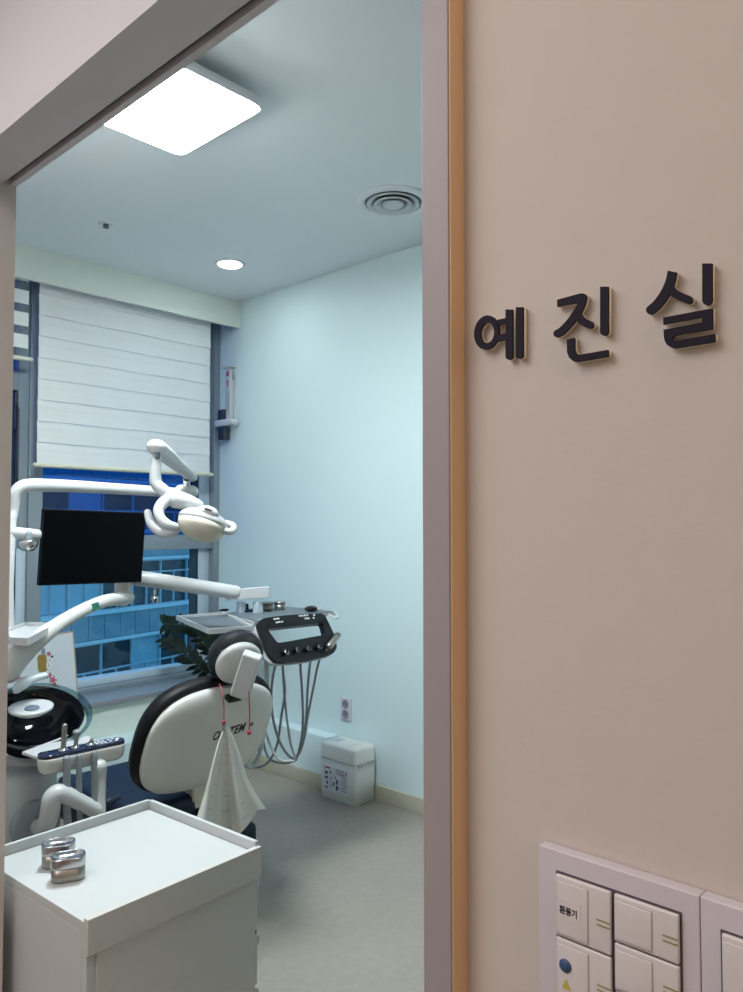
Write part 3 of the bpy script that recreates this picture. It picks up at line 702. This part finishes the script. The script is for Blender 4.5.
hd = MB().loft([lring(.088, .085, -.004), lring(.092, .088, .003), lring(.088, .084, .016), lring(.074, .070, .031), lring(.05, .048, .041), lring(.02, .02, .045)]).build('head', M['plastic'], ol)
MB().loft([lring(.089, .086, -.005), lring(.085, .082, -.024), lring(.071, .069, -.045), lring(.047, .045, -.059), lring(.015, .015, -.065)]).build('lens_cover', M['cream'], ol)
MB().ell(W(208, 512.5, d=2.755), (.040, .028, .024), LR).build('head_cap', M['plastic'], ol)
MB().obox(W(208.5, 509.5, d=2.733), lx, FW, lz, .026, .012, .006).build('badge', M['dark_ink'], ol)
MB().tube([LHc+lx*.06+lz*.02, LHc+lx*.095+lz*.022-ly*.01, LHc+lx*.112+lz*.012-ly*.02, LHc+lx*.105-lz*.008-ly*.03, LHc+lx*.075-lz*.012-ly*.03], .013, n=14).build('grip', M['plastic'], ol)

# ------------------------------------------------------------------ monitor
mo = thing('monitor', 'black flat monitor mounted on the dental unit in front of the window', 'monitor', W(93, 586, d=2.93))
a, b, c_, d_ = W(43.5, 508.5, d=2.79), W(145.5, 513, d=3.10), W(142.5, 582, d=3.10), W(40, 586, d=2.79)
mux = ((b-a)+(c_-d_)).normalized(); muz = ((a-d_)+(b-c_)); muz = (muz-mux*muz.dot(mux)).normalized(); mun = muz.cross(mux)   # mun points away from the camera
mw, mh = ((b-a).length+(c_-d_).length)/2, ((a-d_).length+(b-c_).length)/2; mc = (a+b+c_+d_)/4
MB().obox(mc+mun*.012, mux, mun, muz, mw, .022, mh, .004).obox(mc+mun*.036, mux, mun, muz, mw*.6, .026, mh*.6, .008).build('case', M['bezel'], mo)
MB().obox(mc-mun*.0004, mux, mun, muz, mw-.006, .002, mh-.010, 0).build('screen', M['screen'], mo)
MB().obox(mc-mun*.0006-muz*(mh/2-.006), mux, mun, muz, .010, .0015, .004).build('badge', M['grey_print'], mo)
me_ = mc+mun*.05
mp = W(19, 533, d=2.74)
MB().tube([(1.140, 2.80, mp.z+.002), W(36, 534, d=2.79), mc-mux*.16+mun*.055+muz*.03], [.022, .018, .018], n=14, curve=False).obox(mc+mun*.052, mux, mun, muz, .12, .012, .12, .003).obox(mc-mux*.08+mun*.056+muz*.02, mux, mun, muz, .2, .02, .04, .004).build('mount_arm', M['plastic'], mo)
mj = W(28, 546, d=2.76)
MB().lathe([(0, -.022), (.018, -.018), (.030, -.004), (.034, .006), (.034, .018), (.026, .024), (0, .026)], mj, n=28).build('swivel_joint', M['steel_in'], mo)
MB().tube([mj+V((0, 0, .02)), mj+V((0, 0, .045))], .014, n=12, curve=False).build('swivel_pin', M['alu'], mo)

# ------------------------------------------------------------------ delivery head: arms, tray, control panel
dh = thing('delivery_head', 'black and white dental instrument console with grey tray on a curved white arm', 'dental console', W(290, 640, d=3.0))
MB().tube([W(6, 672, d=2.58), W(16, 659, d=2.62), W(36, 641, d=2.68), W(56, 626, d=2.75), W(80, 611.5, d=2.85), W(105, 601, d=2.98), W(128, 597.5, d=3.13)], [.044, .043, .034, .027, .0245, .0245, .027], n=20).build('lower_arm', M['shell'], dh)
MB().obox(W(93.5, 607, d=2.878), RT*.95+UP*.3, (RT*-.3+UP*.95), FW, .045, .026, .004).build('sticker', M['green'], dh)
kn = W(123, 590, d=3.13)
MB().tube([kn+V((0, 0, -.04)), kn+V((0, 0, .03))], .033, n=16, curve=False).build('knuckle', M['shell'], dh)
MB().tube([W(124, 577, d=3.20), W(145, 579, d=3.22), W(190, 585.5, d=3.27), W(236, 592.5, d=3.34)], [.032, .032, .031, .030], n=20).build('upper_arm', M['plastic'], dh)
MB().tube([W(155, 590, d=3.1), W(155, 597, d=3.1)], .006, n=10, curve=False).lathe([(0, -.012), (.014, -.01), (.01, .0), (.018, .004), (.012, .014), (0, .016)], W(155, 600, d=3.1), n=16).build('arm_knob', M['chrome'], dh)
ZS = 1.035
p0, p1 = W(226, 600, d=3.33), W(269, 597, d=3.36)
bx = (p1-p0).normalized()
MB().obox((p0+p1)/2+V((0, 0, .022)), bx, V((-bx.y, bx.x, 0)).normalized(), cz, (p1-p0).length, .035, .046, .003).build('bracket', M['plastic'], dh)
for px, w in ((241, .03), (258, .035)):
    br = MB(); q = W(px, 606, d=3.36); br.obox(V((q.x, q.y, (ZS+1.085)/2)), (1, 0, 0), (0, 1, 0), (0, 0, 1), w, .03, 1.085-ZS, .004); br.build('bracket_post', M['acrylic'], dh)
def S(px, py, dz=0): return W(px, py, z=ZS)+V((0, 0, dz))
deck = [S(253.6, 622), S(305.7, 615.5), S(325, 613.2), S(335, 611.8), S(284, 606.5), S(224.5, 613.5)]
MB().prism([p+V((0, 0, -.001)) for p in deck], (0, 0, -.012)).build('tray_base', M['plastic'], dh)
mid = sum(deck, V())/6
MB().prism([p+(mid-p)*.04 for p in deck], (0, 0, .003)).build('tray_mat', M['tray_mat'], dh)
tr = [S(176, 617), S(208.8, 631), S(254, 627.5), S(224, 613)]
tm = sum(tr, V())/4
def grow(P, m, k, dz=0): return [p+(p-m)*k+V((0, 0, dz)) for p in P]
MB().frame(grow(tr, tm, 0, .006), grow(tr, tm, -.09, .006), (0, 0, -.018)).build('side_tray_rim', M['plastic'], dh)
MB().prism(grow(tr, tm, -.085, -.004), (0, 0, -.004)).build('side_tray_plate', M['tray_mat'], dh)
MB().tube([S(329, 613.2, -.006), S(334.5, 616.2, -.008), S(337.5, 615.5, -.008), S(337, 612.5, -.006), S(333, 611.6, -.006)], .005, n=10).build('loop_handle', M['plastic'], dh)
yT = deck[0].y-.004
PTL, PTR = W(257.5, 619.5, y=yT), W(319, 613.3, y=yT); PBL = W(273, 662.5, y=yT-.085)
px_ = (PTR-PTL).normalized(); pz_ = (PTL-PBL); pz_ = (pz_-px_*pz_.dot(px_)).normalized(); pn = px_.cross(pz_)     # pn away from camera
if pn.dot(FW) < 0: pn = -pn
PPL = (PTL, pn)
def K(px, py, e=0): return W(px, py, pl=PPL)+pn*e
def cv(x, y): return (170+x/4.128, 570+y/4.128)
def smoothpoly(P, n=5):
    out = []
    m = len(P)
    for i in range(m):
        a, b, c = V(P[i-1]), V(P[i]), V(P[(i+1) % m])
        s = b.lerp(a, .32); e = b.lerp(c, .32)
        for k in range(n+1):
            u = k/n; out.append(s.lerp(b, u).lerp(b.lerp(e, u), u))
    return out
outer = [(358, 223), (382, 198), (500, 184), (631, 178), (645, 195), (684, 278), (690, 320), (673, 348), (569, 373), (444, 384), (405, 348)]
inner = [(404, 246), (412, 242), (500, 232), (625, 219), (633, 224), (640, 250), (643, 262), (630, 269), (540, 285), (452, 301), (440, 296)]
o_ = smoothpoly([K(*cv(*q)) for q in outer]); i_ = smoothpoly([K(*cv(*q)) for q in inner])
pan = MB().frame(o_, i_, pn*.03).build('control_panel', M['black'], dh)
wm = sum(o_, V())/len(o_)
MB().frame([p+(p-wm)*.03+pn*.016-px_*.011 for p in o_], [p-(p-wm)*.06+pn*.016-px_*.011 for p in o_], pn*.012).build('panel_trim', M['plastic'], dh)
for x, y, w in ((430, 203, 5), (438, 202, 5), (446, 201, 5), (440, 217, 5), (450, 215, 6), (462, 214, 6), (535, 190, 4), (545, 189, 4), (555, 188, 4), (566, 187, 4), (560, 201, 6), (570, 200, 6), (592, 198, 4), (594, 186, 5)):
    MB().obox(K(*cv(x, y), -.0015), px_, pz_, pn, w*.0018, .006, .003).build('button', M['white_print'], pan)
hg = 'handpieces parked in the console front'
labs = ['black handpiece parked first from the headrest end of the console front', 'black handpiece parked second from the headrest end of the console front', 'black handpiece parked third from the headrest end of the console front', 'black handpiece parked fourth from the headrest end of the console front']
hoses = [[(276, 664), (271.5, 690), (272.5, 715), (279, 740), (288, 755), (296, 760)],
         [(283, 663), (285, 690), (281.5, 715), (277, 745), (268, 762), (258, 767), (250, 766)],
         [(300.5, 661), (302, 690), (303, 720), (301, 742), (295, 759), (282, 763), (268, 757), (262, 735)],
         [(311, 659), (307.5, 690), (306, 720), (302.5, 742), (296, 760)],
         [(320, 657), (313, 690), (308, 715), (305, 735), (300, 752), (293, 761)]]
for k, (x, y) in enumerate(((470, 340), (517, 331), (562, 325), (607, 318))):
    q = K(*cv(x, y))
    t = thing('handpiece', labs[k], 'dental instrument', q, hg)
    MB().tube([q+pn*.020, q-pn*.006, q-pn*.014-pz_*.006], [.015, .014, .010], n=14, curve=False).build('body', M['black'], t)
    MB().lathe([(.010, -.002), (.0105, .004), (.007, .006), (0, .006)], q-pn*.014-pz_*.006, -pn, n=16).build('ring', M['chrome' if k == 0 else 'vent_dark'], t)
    P = hoses[k]
    dq = (q-EYE).dot(FW)
    MB().tube([q-pz_*.035+pn*.02]+[W(a, b, d=dq+.02+.015*i) for i, (a, b) in enumerate(P)], .0053, n=10).build('hose', M['hose'], t)
q0, q1 = K(*cv(648, 322), -.016), K(*cv(680, 276), -.02)
t = thing('air_syringe', 'pale metal syringe clipped at the end of the black console panel', 'dental instrument', q0, None)
MB().tube([q0+pn*.0, q0.lerp(q1, .5), q1], [.016, .0145, .013], n=14, curve=False).ell(q1, (.0145, .0145, .012)).build('body', M['steel'], t)
MB().tube([q0-pz_*.005, W(320, 658, d=(q0-EYE).dot(FW)+.01)]+[W(a, b, d=(q0-EYE).dot(FW)+.01+.015*i) for i, (a, b) in enumerate(hoses[4][1:])], .005, n=10).build('hose', M['hose'], t)
# supply hoses from the console back to the unit
hs = MB()
hs.tube([W(266, 657, d=3.08), W(267, 690, d=3.08), W(265, 725, d=3.06), W(259, 755, d=3.03), W(252, 766, d=3.0), W(246, 764, d=2.98), W(240, 752, d=2.98)], .009, n=10)
hs.build('supply_hose', M['hose_light'], dh)
MB().tube([W(256, 640, d=3.12), W(259, 690, d=3.12), W(262, 715, d=3.1), W(270, 745, d=3.08), W(280, 760, d=3.06), W(294, 761, d=3.04)], .005, n=10).build('supply_hose', M['hose_light'], dh)
MB().tube([W(282, 650, d=3.12), W(284, 690, d=3.12), W(287, 720, d=3.1), W(291, 745, d=3.1), W(296, 759, d=3.09)], .005, n=10).build('supply_hose', M['hose'], dh)
# what lies on the tray
zt_ = ZS+.0035
for px, py, lab in ((268, 610.5, 'round steel cup on the console tray next to the white bracket'), (279.7, 609.8, 'round steel cup on the console tray nearer the black knob piece')):
    p = W(px, py, z=zt_); t = thing('steel_cup', lab, 'cup', p, 'round steel cups on the tray')
    MB().lathe([(.022, .0003), (.024, .002), (.024, .026), (0, .026)], p, n=32).build('body', M['steel'], t)
    MB().lathe([(.0255, .0262), (.026, .036), (.023, .038), (.018, .036), (0, .0355)], p, n=32).build('lid', M['steel'], t)
p = W(248, 611.5, z=zt_)
t = thing('blue_holder', 'small dark blue plastic holder on the console tray below the white bracket', 'holder', p)
MB().obox(p+V((0, 0, .005)), (1, 0, 0), (0, 1, 0), (0, 0, 1), .07, .04, .009, .003).build('base', M['blue_print'], t)
MB().tube([p+V((-.005, 0, .010)), p+V((-.005, 0, .03))], .007, n=12, curve=False).build('peg', M['navy_gloss'], t)
p = W(311, 611.5, z=zt_)
t = thing('thumb_switch', 'small black rounded knob piece at the far end of the console tray', 'knob', p)
MB().ell(p+V((0, 0, .013)), (.034, .022, .0125)).build('cap', M['black'], t)
MB().obox(p+V((.035, -.015, .007)), (1, 0, 0), (0, 1, 0), (0, 0, 1), .02, .02, .012, .003).build('clip', M['plastic'], t)
p = W(222, 615, z=zt_)
t = thing('tray_clamp', 'small pale clamp joining the side tray to the console tray', 'clamp', p)
MB().obox(p+V((0, 0, .008)), (1, 0, 0), (0, 1, 0), (0, 0, 1), .02, .02, .015, .003).build('body', M['plastic'], t)
MB().ell(p+V((0.01, 0, .020)), (.026, .012, .006)).build('lever', M['black'], t)

# ------------------------------------------------------------------ plant on the sill
pp = V((2.898, 3.985, .4785))
pl = thing('potted_plant', 'dark green potted plant with arching fronds on the window sill behind the chair', 'plant', pp)
MB().lathe([(.042, .0), (.049, .004), (.060, .095), (.062, .105), (.057, .106), (.052, .09), (0, .09)], pp, n=32).build('pot', M['pot'], pl)
MB().lathe([(0, .0902), (.0515, .0902), (.046, .097), (0, .099)], pp, n=24).build('soil', M['soil'], pl)
sb = pp+V((0, 0, .09))
def frond(pts, n, L0, k):
    P = [V(p) for p in pts]; st = MB(); lf = MB()
    st.tube(P, [.007, .006, .005, .003][:len(P)], n=8); st.build('stem', M['stem'], pl)
    fine = []
    for i in range(len(P)-1):
        for u in range(8): 
            a0, a1, a2, a3 = P[max(i-1, 0)], P[i], P[i+1], P[min(i+2, len(P)-1)]; t = u/8
            fine.append(.5*((2*a1)+(a2-a0)*t+(2*a0-5*a1+4*a2-a3)*t*t+(3*a1-a0-3*a2+a3)*t**3))
    fine.append(P[-1])
    for i in range(n):
        f = (.16+.84*i/(n-1))*(len(fine)-1); j = min(int(f), len(fine)-2); p = fine[j].lerp(fine[j+1], f-j); t = (fine[j+1]-fine[j]).normalized()
        side = t.cross(FW).normalized()*(1 if i % 2 else -1)
        dirn = (side*.8+t*.65+V((random.uniform(-.2, .2), random.uniform(-.2, .2), random.uniform(-.15, .15)))).normalized()
        if i == n-1: dirn = t
        L = L0*(.75+.35*math.sin(math.pi*(.2+.7*i/n)))
        nr = dirn.cross(t).normalized(); w = nr.cross(dirn).normalized()
        vs, fs = [], []
        for q in range(7):
            u = q/6; ww = L*.25*math.sin(math.pi*min(u*.92+.06, 1))**.8
            cp = p+dirn*L*u-nr*L*.10*u*u
            vs += [cp-w*ww+nr*ww*.25, cp, cp+w*ww+nr*ww*.25]
        for q in range(6):
            for s_ in (0, 1): b = q*3+s_; fs.append((b, b+1, b+4, b+3))
        lf._add(vs, fs, True)
    lf.build('foliage', M['leaf'], pl)
def at(px, py, y): return W(px, py, y=y)
frond([sb, at(212, 653, 3.95), at(192, 628, 3.90), at(163, 624, 3.86)], 34, .075, 0)
frond([sb, at(208, 672, 3.93), at(186, 655, 3.88), at(165, 638, 3.84)], 30, .075, 1)
frond([sb, at(220, 655, 3.95), at(212, 640, 3.92), at(206, 630, 3.9)], 24, .075, 2)
frond([sb, at(228, 652, 3.95), at(228, 636, 3.92), at(222, 624, 3.9)], 24, .07, 3)
frond([sb, at(234, 652, 3.84), at(242, 638, 3.72), at(252, 633, 3.60)], 24, .07, 4)
frond([sb, at(240, 662, 3.74), at(254, 648, 3.58), at(264, 650, 3.48)], 22, .07, 5)
frond([sb, at(214, 678, 3.92), at(206, 684, 3.88), at(196, 684, 3.85)], 12, .06, 6)

# ------------------------------------------------------------------ poster board leaning on the sill
b0, b1 = V((1.60, 3.975, .4785)), V((2.008, 3.975, .4785))
pu = V((-.055, .075, 1)).normalized(); pxx = (V((1, .0, 0))); pxx = (pxx-pu*pxx.dot(pu)).normalized(); pnn = pxx.cross(pu)
po = thing('poster_board', 'white board with gold bottle and flower picture leaning on the window sill', 'poster', (1.80, 3.975, .4785))
OR = V((1.982, 3.985, .4800)); PW_, PH_ = .41, .365
def B(u, v, e=0): return OR-pxx*u+pu*v-pnn*0+V((0, -1, 0))*e
MB().prism([B(0, .002), B(PW_, .002), B(PW_, PH_), B(0, PH_)], (0, .010, 0)).build('panel', M['board'], po)
MB().frame([B(-.006, -.001, .002), B(PW_+.006, -.001, .002), B(PW_+.006, PH_+.006, .002), B(-.006, PH_+.006, .002)], [B(0, .003, .002), B(PW_, .003, .002), B(PW_, PH_, .002), B(0, PH_, .002)], (0, .014, 0)).build('edge', M['wood'], po)
BP = (B(0, 0, .0008), V((0, -1, .075)).normalized())
def Q(px, py, e=0): return W(px, py, pl=BP)+V((0, -e, 0))
def q3(x, y): return (x/7.09, 560+y/7.09)
MB().prism([Q(*q3(*p)) for p in ((265, 690), (275, 672), (320, 668), (330, 690), (333, 780), (322, 792), (275, 792), (268, 770))], (0, -.0008, 0)).build('bottle_picture', M['gold'], po)
MB().prism([Q(*q3(*p)) for p in ((292, 668), (294, 628), (318, 626), (320, 666))], (0, -.0008, 0)).build('stopper_picture', M['grey_print'], po)
def blossom(cx, cy, r, m, n, nm, e=.001):
    out = []
    for k in range(n*6):
        a = 2*math.pi*k/(n*6); rr = r*(.72+.28*math.cos(n*a)); out.append(Q(*q3(cx+rr*math.cos(a), cy+rr*math.sin(a)), e))
    MB().prism(out, (0, -.0006, 0)).build(nm, m, po)
for cx, cy, r, m in ((345, 665, 20, 'petal'), (352, 708, 22, 'petal_w'), (345, 748, 24, 'petal_w'), (368, 685, 12, 'dark_ink'), (352, 815, 20, 'petal'), (375, 850, 30, 'petal'), (388, 885, 20, 'petal'), (410, 897, 10, 'grey_print'), (125, 835, 24, 'petal'), (130, 860, 16, 'dark_ink'), (330, 830, 14, 'dark_ink')):
    blossom(cx, cy, r, M[m], 5, 'flower_picture')
for cx, cy in ((352, 708), (345, 748)): blossom(cx, cy, 7, M['dark_ink'], 4, 'flower_heart', .0018)

# ------------------------------------------------------------------ raised sign letters on the hall wall
XL = .5655
def LP(o, s, x, y): return W(o[0]+x/s, o[1]+y/s, x=XL)
def stroke(pts, w, o, s, r0=False, r1=True, n=10):
    """outline of a stroke of pixel width w along pts, in the plane of the letters; r0/r1 round its ends"""
    P = [V(p) for p in pts]
    if len(P) > 2:
        Z = []
        for i in range(len(P)-1):
            a0, a1, a2, a3 = P[max(i-1, 0)], P[i], P[i+1], P[min(i+2, len(P)-1)]
            for k in range(6):
                t = k/6; Z.append(.5*((2*a1)+(a2-a0)*t+(2*a0-5*a1+4*a2-a3)*t*t+(3*a1-a0-3*a2+a3)*t**3))
        P = Z+[P[-1]]
    Lf, Rt = [], []
    for i, p in enumerate(P):
        t = (P[min(i+1, len(P)-1)]-P[max(i-1, 0)]).normalized(); nn = V((-t.y, t.x))
        Lf.append(p+nn*w/2); Rt.append(p-nn*w/2)
    out = list(Lf)
    if r1:
        t = (P[-1]-P[-2]).normalized(); nn = V((-t.y, t.x))
        out += [P[-1]+nn*w/2*math.cos(a)+t*w/2*math.sin(a) for a in [math.pi*k/n for k in range(1, n)]]
    out += Rt[::-1]
    if r0:
        t = (P[0]-P[1]).normalized(); nn = V((-t.y, t.x))
        out += [P[0]+nn*w/2*math.cos(a)+t*w/2*math.sin(a) for a in [math.pi*k/n for k in range(1, n)]]
    return [LP(o, s, q.x, q.y) for q in out]
def letter(label, polys, rings=()):
    allp = [p for q in polys for p in q]
    t = thing('sign_letter', label, 'letter', (XH, sum(p.y for p in allp)/len(allp), min(p.z for p in allp)), 'raised sign letters')
    f, b = MB(), MB()
    e = 0
    for q in polys:
        f.prism([p+V((-.0004*e, 0, 0)) for p in q], (.0022, 0, 0)); b.prism([p+V((.0024, 0, 0)) for p in q], (XH-XL-.0026, 0, 0), True); e += .2
    for o, i in rings:
        f.frame(o, i, (.0022, 0, 0)); b.frame([p+V((.0024, 0, 0)) for p in o], [p+V((.0024, 0, 0)) for p in i], (XH-XL-.0026, 0, 0))
    b.build('body', M['letter_side'], t); f.build('face', M['letter'], t)
o, s = (465, 300), 10.61
def oval(cx, cy, rx, ry, sh=-.12): return [LP(o, s, cx+rx*math.cos(a), cy+ry*math.sin(a)+sh*rx*math.cos(a)) for a in [2*math.pi*k/48 for k in range(48)]]
letter('first raised dark Korean letter, with a ring and two uprights, beside the door casing',
       [[LP(o, s, *q) for q in ((340, 210), (440, 188), (440, 248), (340, 268))], [LP(o, s, *q) for q in ((335, 375), (440, 350), (440, 420), (335, 445))],
        stroke([(467, 100), (467, 598)], 74, o, s), stroke([(577, 76), (577, 585)], 76, o, s)],
       [(oval(228, 345, 133, 182), oval(236, 348, 72, 108))])
o, s = (548, 278), 10.61
letter('middle raised dark Korean letter, with an upright over an L-shaped foot',
       [[LP(o, s, *q) for q in ((95, 230), (330, 166), (365, 160), (395, 172), (412, 205), (330, 250), (310, 262), (97, 305))],
        stroke([(372, 190), (345, 290), (300, 370), (230, 470), (150, 555), (95, 590)], 78, o, s), stroke([(310, 390), (355, 450), (440, 497)], 84, o, s),
        stroke([(596, 92), (596, 568)], 86, o, s), [LP(o, s, *q) for q in ((200, 655), (280, 635), (282, 760), (300, 800), (330, 815), (638, 762), (640, 836), (320, 890), (270, 885), (225, 845), (203, 790))]])
o, s = (640, 250), 7.21
letter('last raised dark Korean letter, largest of the three, above the light switches',
       [stroke([(232, 155), (215, 230), (180, 310), (125, 388), (76, 432)], 66, o, s), stroke([(215, 275), (260, 320), (350, 360)], 60, o, s),
        stroke([(484, 97), (484, 362)], 72, o, s),
        [LP(o, s, *q) for q in ((168, 487), (523, 420), (523, 572), (240, 620), (238, 645), (255, 655), (540, 605), (540, 665), (252, 710), (225, 704), (197, 686), (179, 658), (172, 622), (170, 575), (448, 522), (448, 487), (168, 538))]])

# ------------------------------------------------------------------ light switches
def plate(y0, y1, z0, z1, label):
    t = thing('light_switch', label, 'light switch', (XH, (y0+y1)/2, z0), 'light switch panels')
    MB().box((XH-.0125, y0, z0), (XH-.0005, y1, z1), .0012).build('plate', M['switch'], t)
    return t
def button(t, y0, y1, z0, z1, marks=True):
    g = .0008
    b = MB().box((XH-.0165, y0+g, z0+g), (XH-.0128, y1-g, z1-g), .0014)
    ym = y1-(y1-y0)*.60
    b.box((XH-.0175, ym, z0+.003), (XH-.0163, y1-.002, z1-.0045), .0010)
    b = b.build('button', M['switch_button'], t)
    if marks:
        zm = (z0+z1)/2
        MB().box((XH-.0168, y0+.0012, zm-.0005), (XH-.0164, y0+.012, zm+.0006)).box((XH-.0168, y0+.0012, zm-.0042), (XH-.0164, y0+.012, zm-.0031)).build('mark', M['olive'], b)
    return b
z1 = 1.160
t = plate(.2056, .3335, .975, z1, 'large light switch panel with two columns of buttons, one marked in Korean')
MB().box((XH-.0131, .2178, .994), (XH-.0127, .3175, 1.1447)).build('button_recess', M['recess'], t)
for k in range(3):
    b = button(t, .2693, .3168, 1.1440-.0486*(k+1), 1.1440-.0486*k)
    if k == 0:
        MB().box((XH-.0178, .294, 1.111), (XH-.01745, .3125, 1.1265)).build('paper_label', M['switch_button'], b)
        text_mesh('환풍기', .0066, lambda x, y, d: V((XH-.0179-d, .3120-x, 1.1155+y)), M['dark_ink'], 'writing', b, depth=.0001, bold=.0002, width=.85)
    if k == 1:
        MB().lathe([(0, 0), (.0052, 0), (.0052, .0006), (0, .0006)], (XH-.0175, .3075, 1.0755), (-1, 0, 0), n=28).build('round_sticker', M['blue_dot'], b)
        MB().prism([(XH-.0175, .3105, 1.058), (XH-.0175, .3068, 1.066), (XH-.0175, .303, 1.058)], (-.0005, 0, 0)).build('triangle_sticker', M['yellow'], b)
for k in range(4): button(t, .2183, .2680, 1.1440-.0359*(k+1), 1.1440-.0359*k)
t = plate(.075, .2050, .975, z1, 'single light switch panel next to the two-column switch panel at the photo edge')
MB().box((XH-.0131, .0895, .994), (XH-.0127, .1915, 1.1425)).build('button_recess', M['recess'], t)
for k in range(3): button(t, .0905, .1905, 1.1420-.049*(k+1), 1.1420-.049*k)

# ------------------------------------------------------------------ office block across the street
FA = math.radians(11.5); fx = V((math.cos(FA), math.sin(FA), 0)); fy = V((-math.sin(FA), math.cos(FA), 0)); F0 = V((20, 39, 0))
bd = thing('office_building', 'glass-fronted office block across the street seen through the window', 'building', (20, 39, -14))
def fb(mb, u0, u1, w0, w1, z0, z1): return mb.obox(F0+fx*(u0+u1)/2+fy*(w0+w1)/2+cz*(z0+z1)/2, fx, fy, cz, u1-u0, w1-w0, z1-z0)
fb(MB(), -16, 18, 1.2, 10, -14, 16).build('wall', M['vent_dark'], bd)
FH, ZB = 4.35, -4.95           # floor height, underside of the panel band in view
rng = random.Random(3)
winsrc = {}
for fl in range(-2, 4):
    z = ZB+FH*fl
    band, cop, gap = MB(), MB(), MB()
    for k in range(32): fb(band, -16+1.0625*k+.02, -16+1.0625*(k+1)-.02, .0, .3, z+.22, z+1.52)
    fb(band, -16, 18, .05, 1.1, z+.2, z+1.5)
    fb(cop, -16, 18, -.12, .4, z+1.53, z+1.76); fb(cop, -16, 18, -.06, .4, z, z+.18)
    band.build('panel_band', M['spandrel'], bd); cop.build('coping', M['coping'], bd)
    zw0, zw1 = z+1.77, z+FH-.01
    for k in range(16):
        u = -16+2.125*k
        pale = rng.random() < .28
        key = (pale, fl % 2 == 0)
        zz = zw0
        if key not in winsrc:
            w = MB(); H_ = zw1-zw0
            fr_ = .70 if key[1] else .38
            fb(w, u, u+.09, .28, .5, zz, zz+H_); fb(w, u+1.06, u+1.13, .28, .5, zz, zz+H_*fr_)
            fb(w, u, u+2.125, .27, .5, zz+H_*fr_, zz+H_*fr_+.09); fb(w, u, u+2.125, .27, .5, zz+H_-.1, zz+H_)
            f_ = w.build('window', M['mullion'], bd); g = MB(); fb(g, u+.02, u+2.1, .42, .48, zz+.01, zz+H_-.02)
            g.build('pane', M['fac_glass_pale' if pale else 'fac_glass'], f_); winsrc[key] = (f_, u, zz)
        else:
            f_, us, zs = winsrc[key]
            dup(f_, bd, fx*(u-us)+cz*(zz-zs))
struct(MB().box((-40, 5, -14.3), (80, 90, -14)), 'street', M['asphalt'])

# ------------------------------------------------------------------ light
wd = bpy.data.worlds.new('sky'); bpy.context.scene.world = wd; wd.use_nodes = True
nt = wd.node_tree; bg = nt.nodes['Background']
tc = nt.nodes.new('ShaderNodeTexCoord'); sp = nt.nodes.new('ShaderNodeSeparateXYZ'); cr = nt.nodes.new('ShaderNodeValToRGB')
nt.links.new(tc.outputs['Generated'], sp.inputs[0]); nt.links.new(sp.outputs['Z'], cr.inputs[0])
cr.color_ramp.elements[0].position = 0; cr.color_ramp.elements[0].color = (.22, .56, .82, 1)
cr.color_ramp.elements[1].position = .8; cr.color_ramp.elements[1].color = (.16, .42, .80, 1)
nt.links.new(cr.outputs[0], bg.inputs[0]); bg.inputs[1].default_value = 1.35
def area(name, loc, tgt, size, col, power, sy=None):
    l = bpy.data.lights.new(name, 'AREA'); l.energy = power; l.color = col; l.size = size
    if sy: l.shape = 'RECTANGLE'; l.size_y = sy
    o = bpy.data.objects.new(name, l); C.objects.link(o); o.location = V(loc)
    o.rotation_euler = (V(tgt)-V(loc)).to_track_quat('-Z', 'Y').to_euler(); return o
area('hall_ceiling_light', (-.75, 1.3, 2.58), (-.75, 1.3, 0), 1.5, (1, .97, .97), 33, 1.5)
area('hall_cove_light', (-.2, -1.9, 2.55), (.1, -1.7, 0), .5, (1, .76, .54), 12, .5)
area('hall_wall_light', (.30, -.15, 2.56), (.42, -.1, 0), .35, (1, .80, .66), 2.0, .35)
vs = bpy.context.scene.view_settings; vs.view_transform = 'Standard'; vs.look = 'None'; vs.gamma = 1; vs.use_curve_mapping = False
vs.exposure = 0
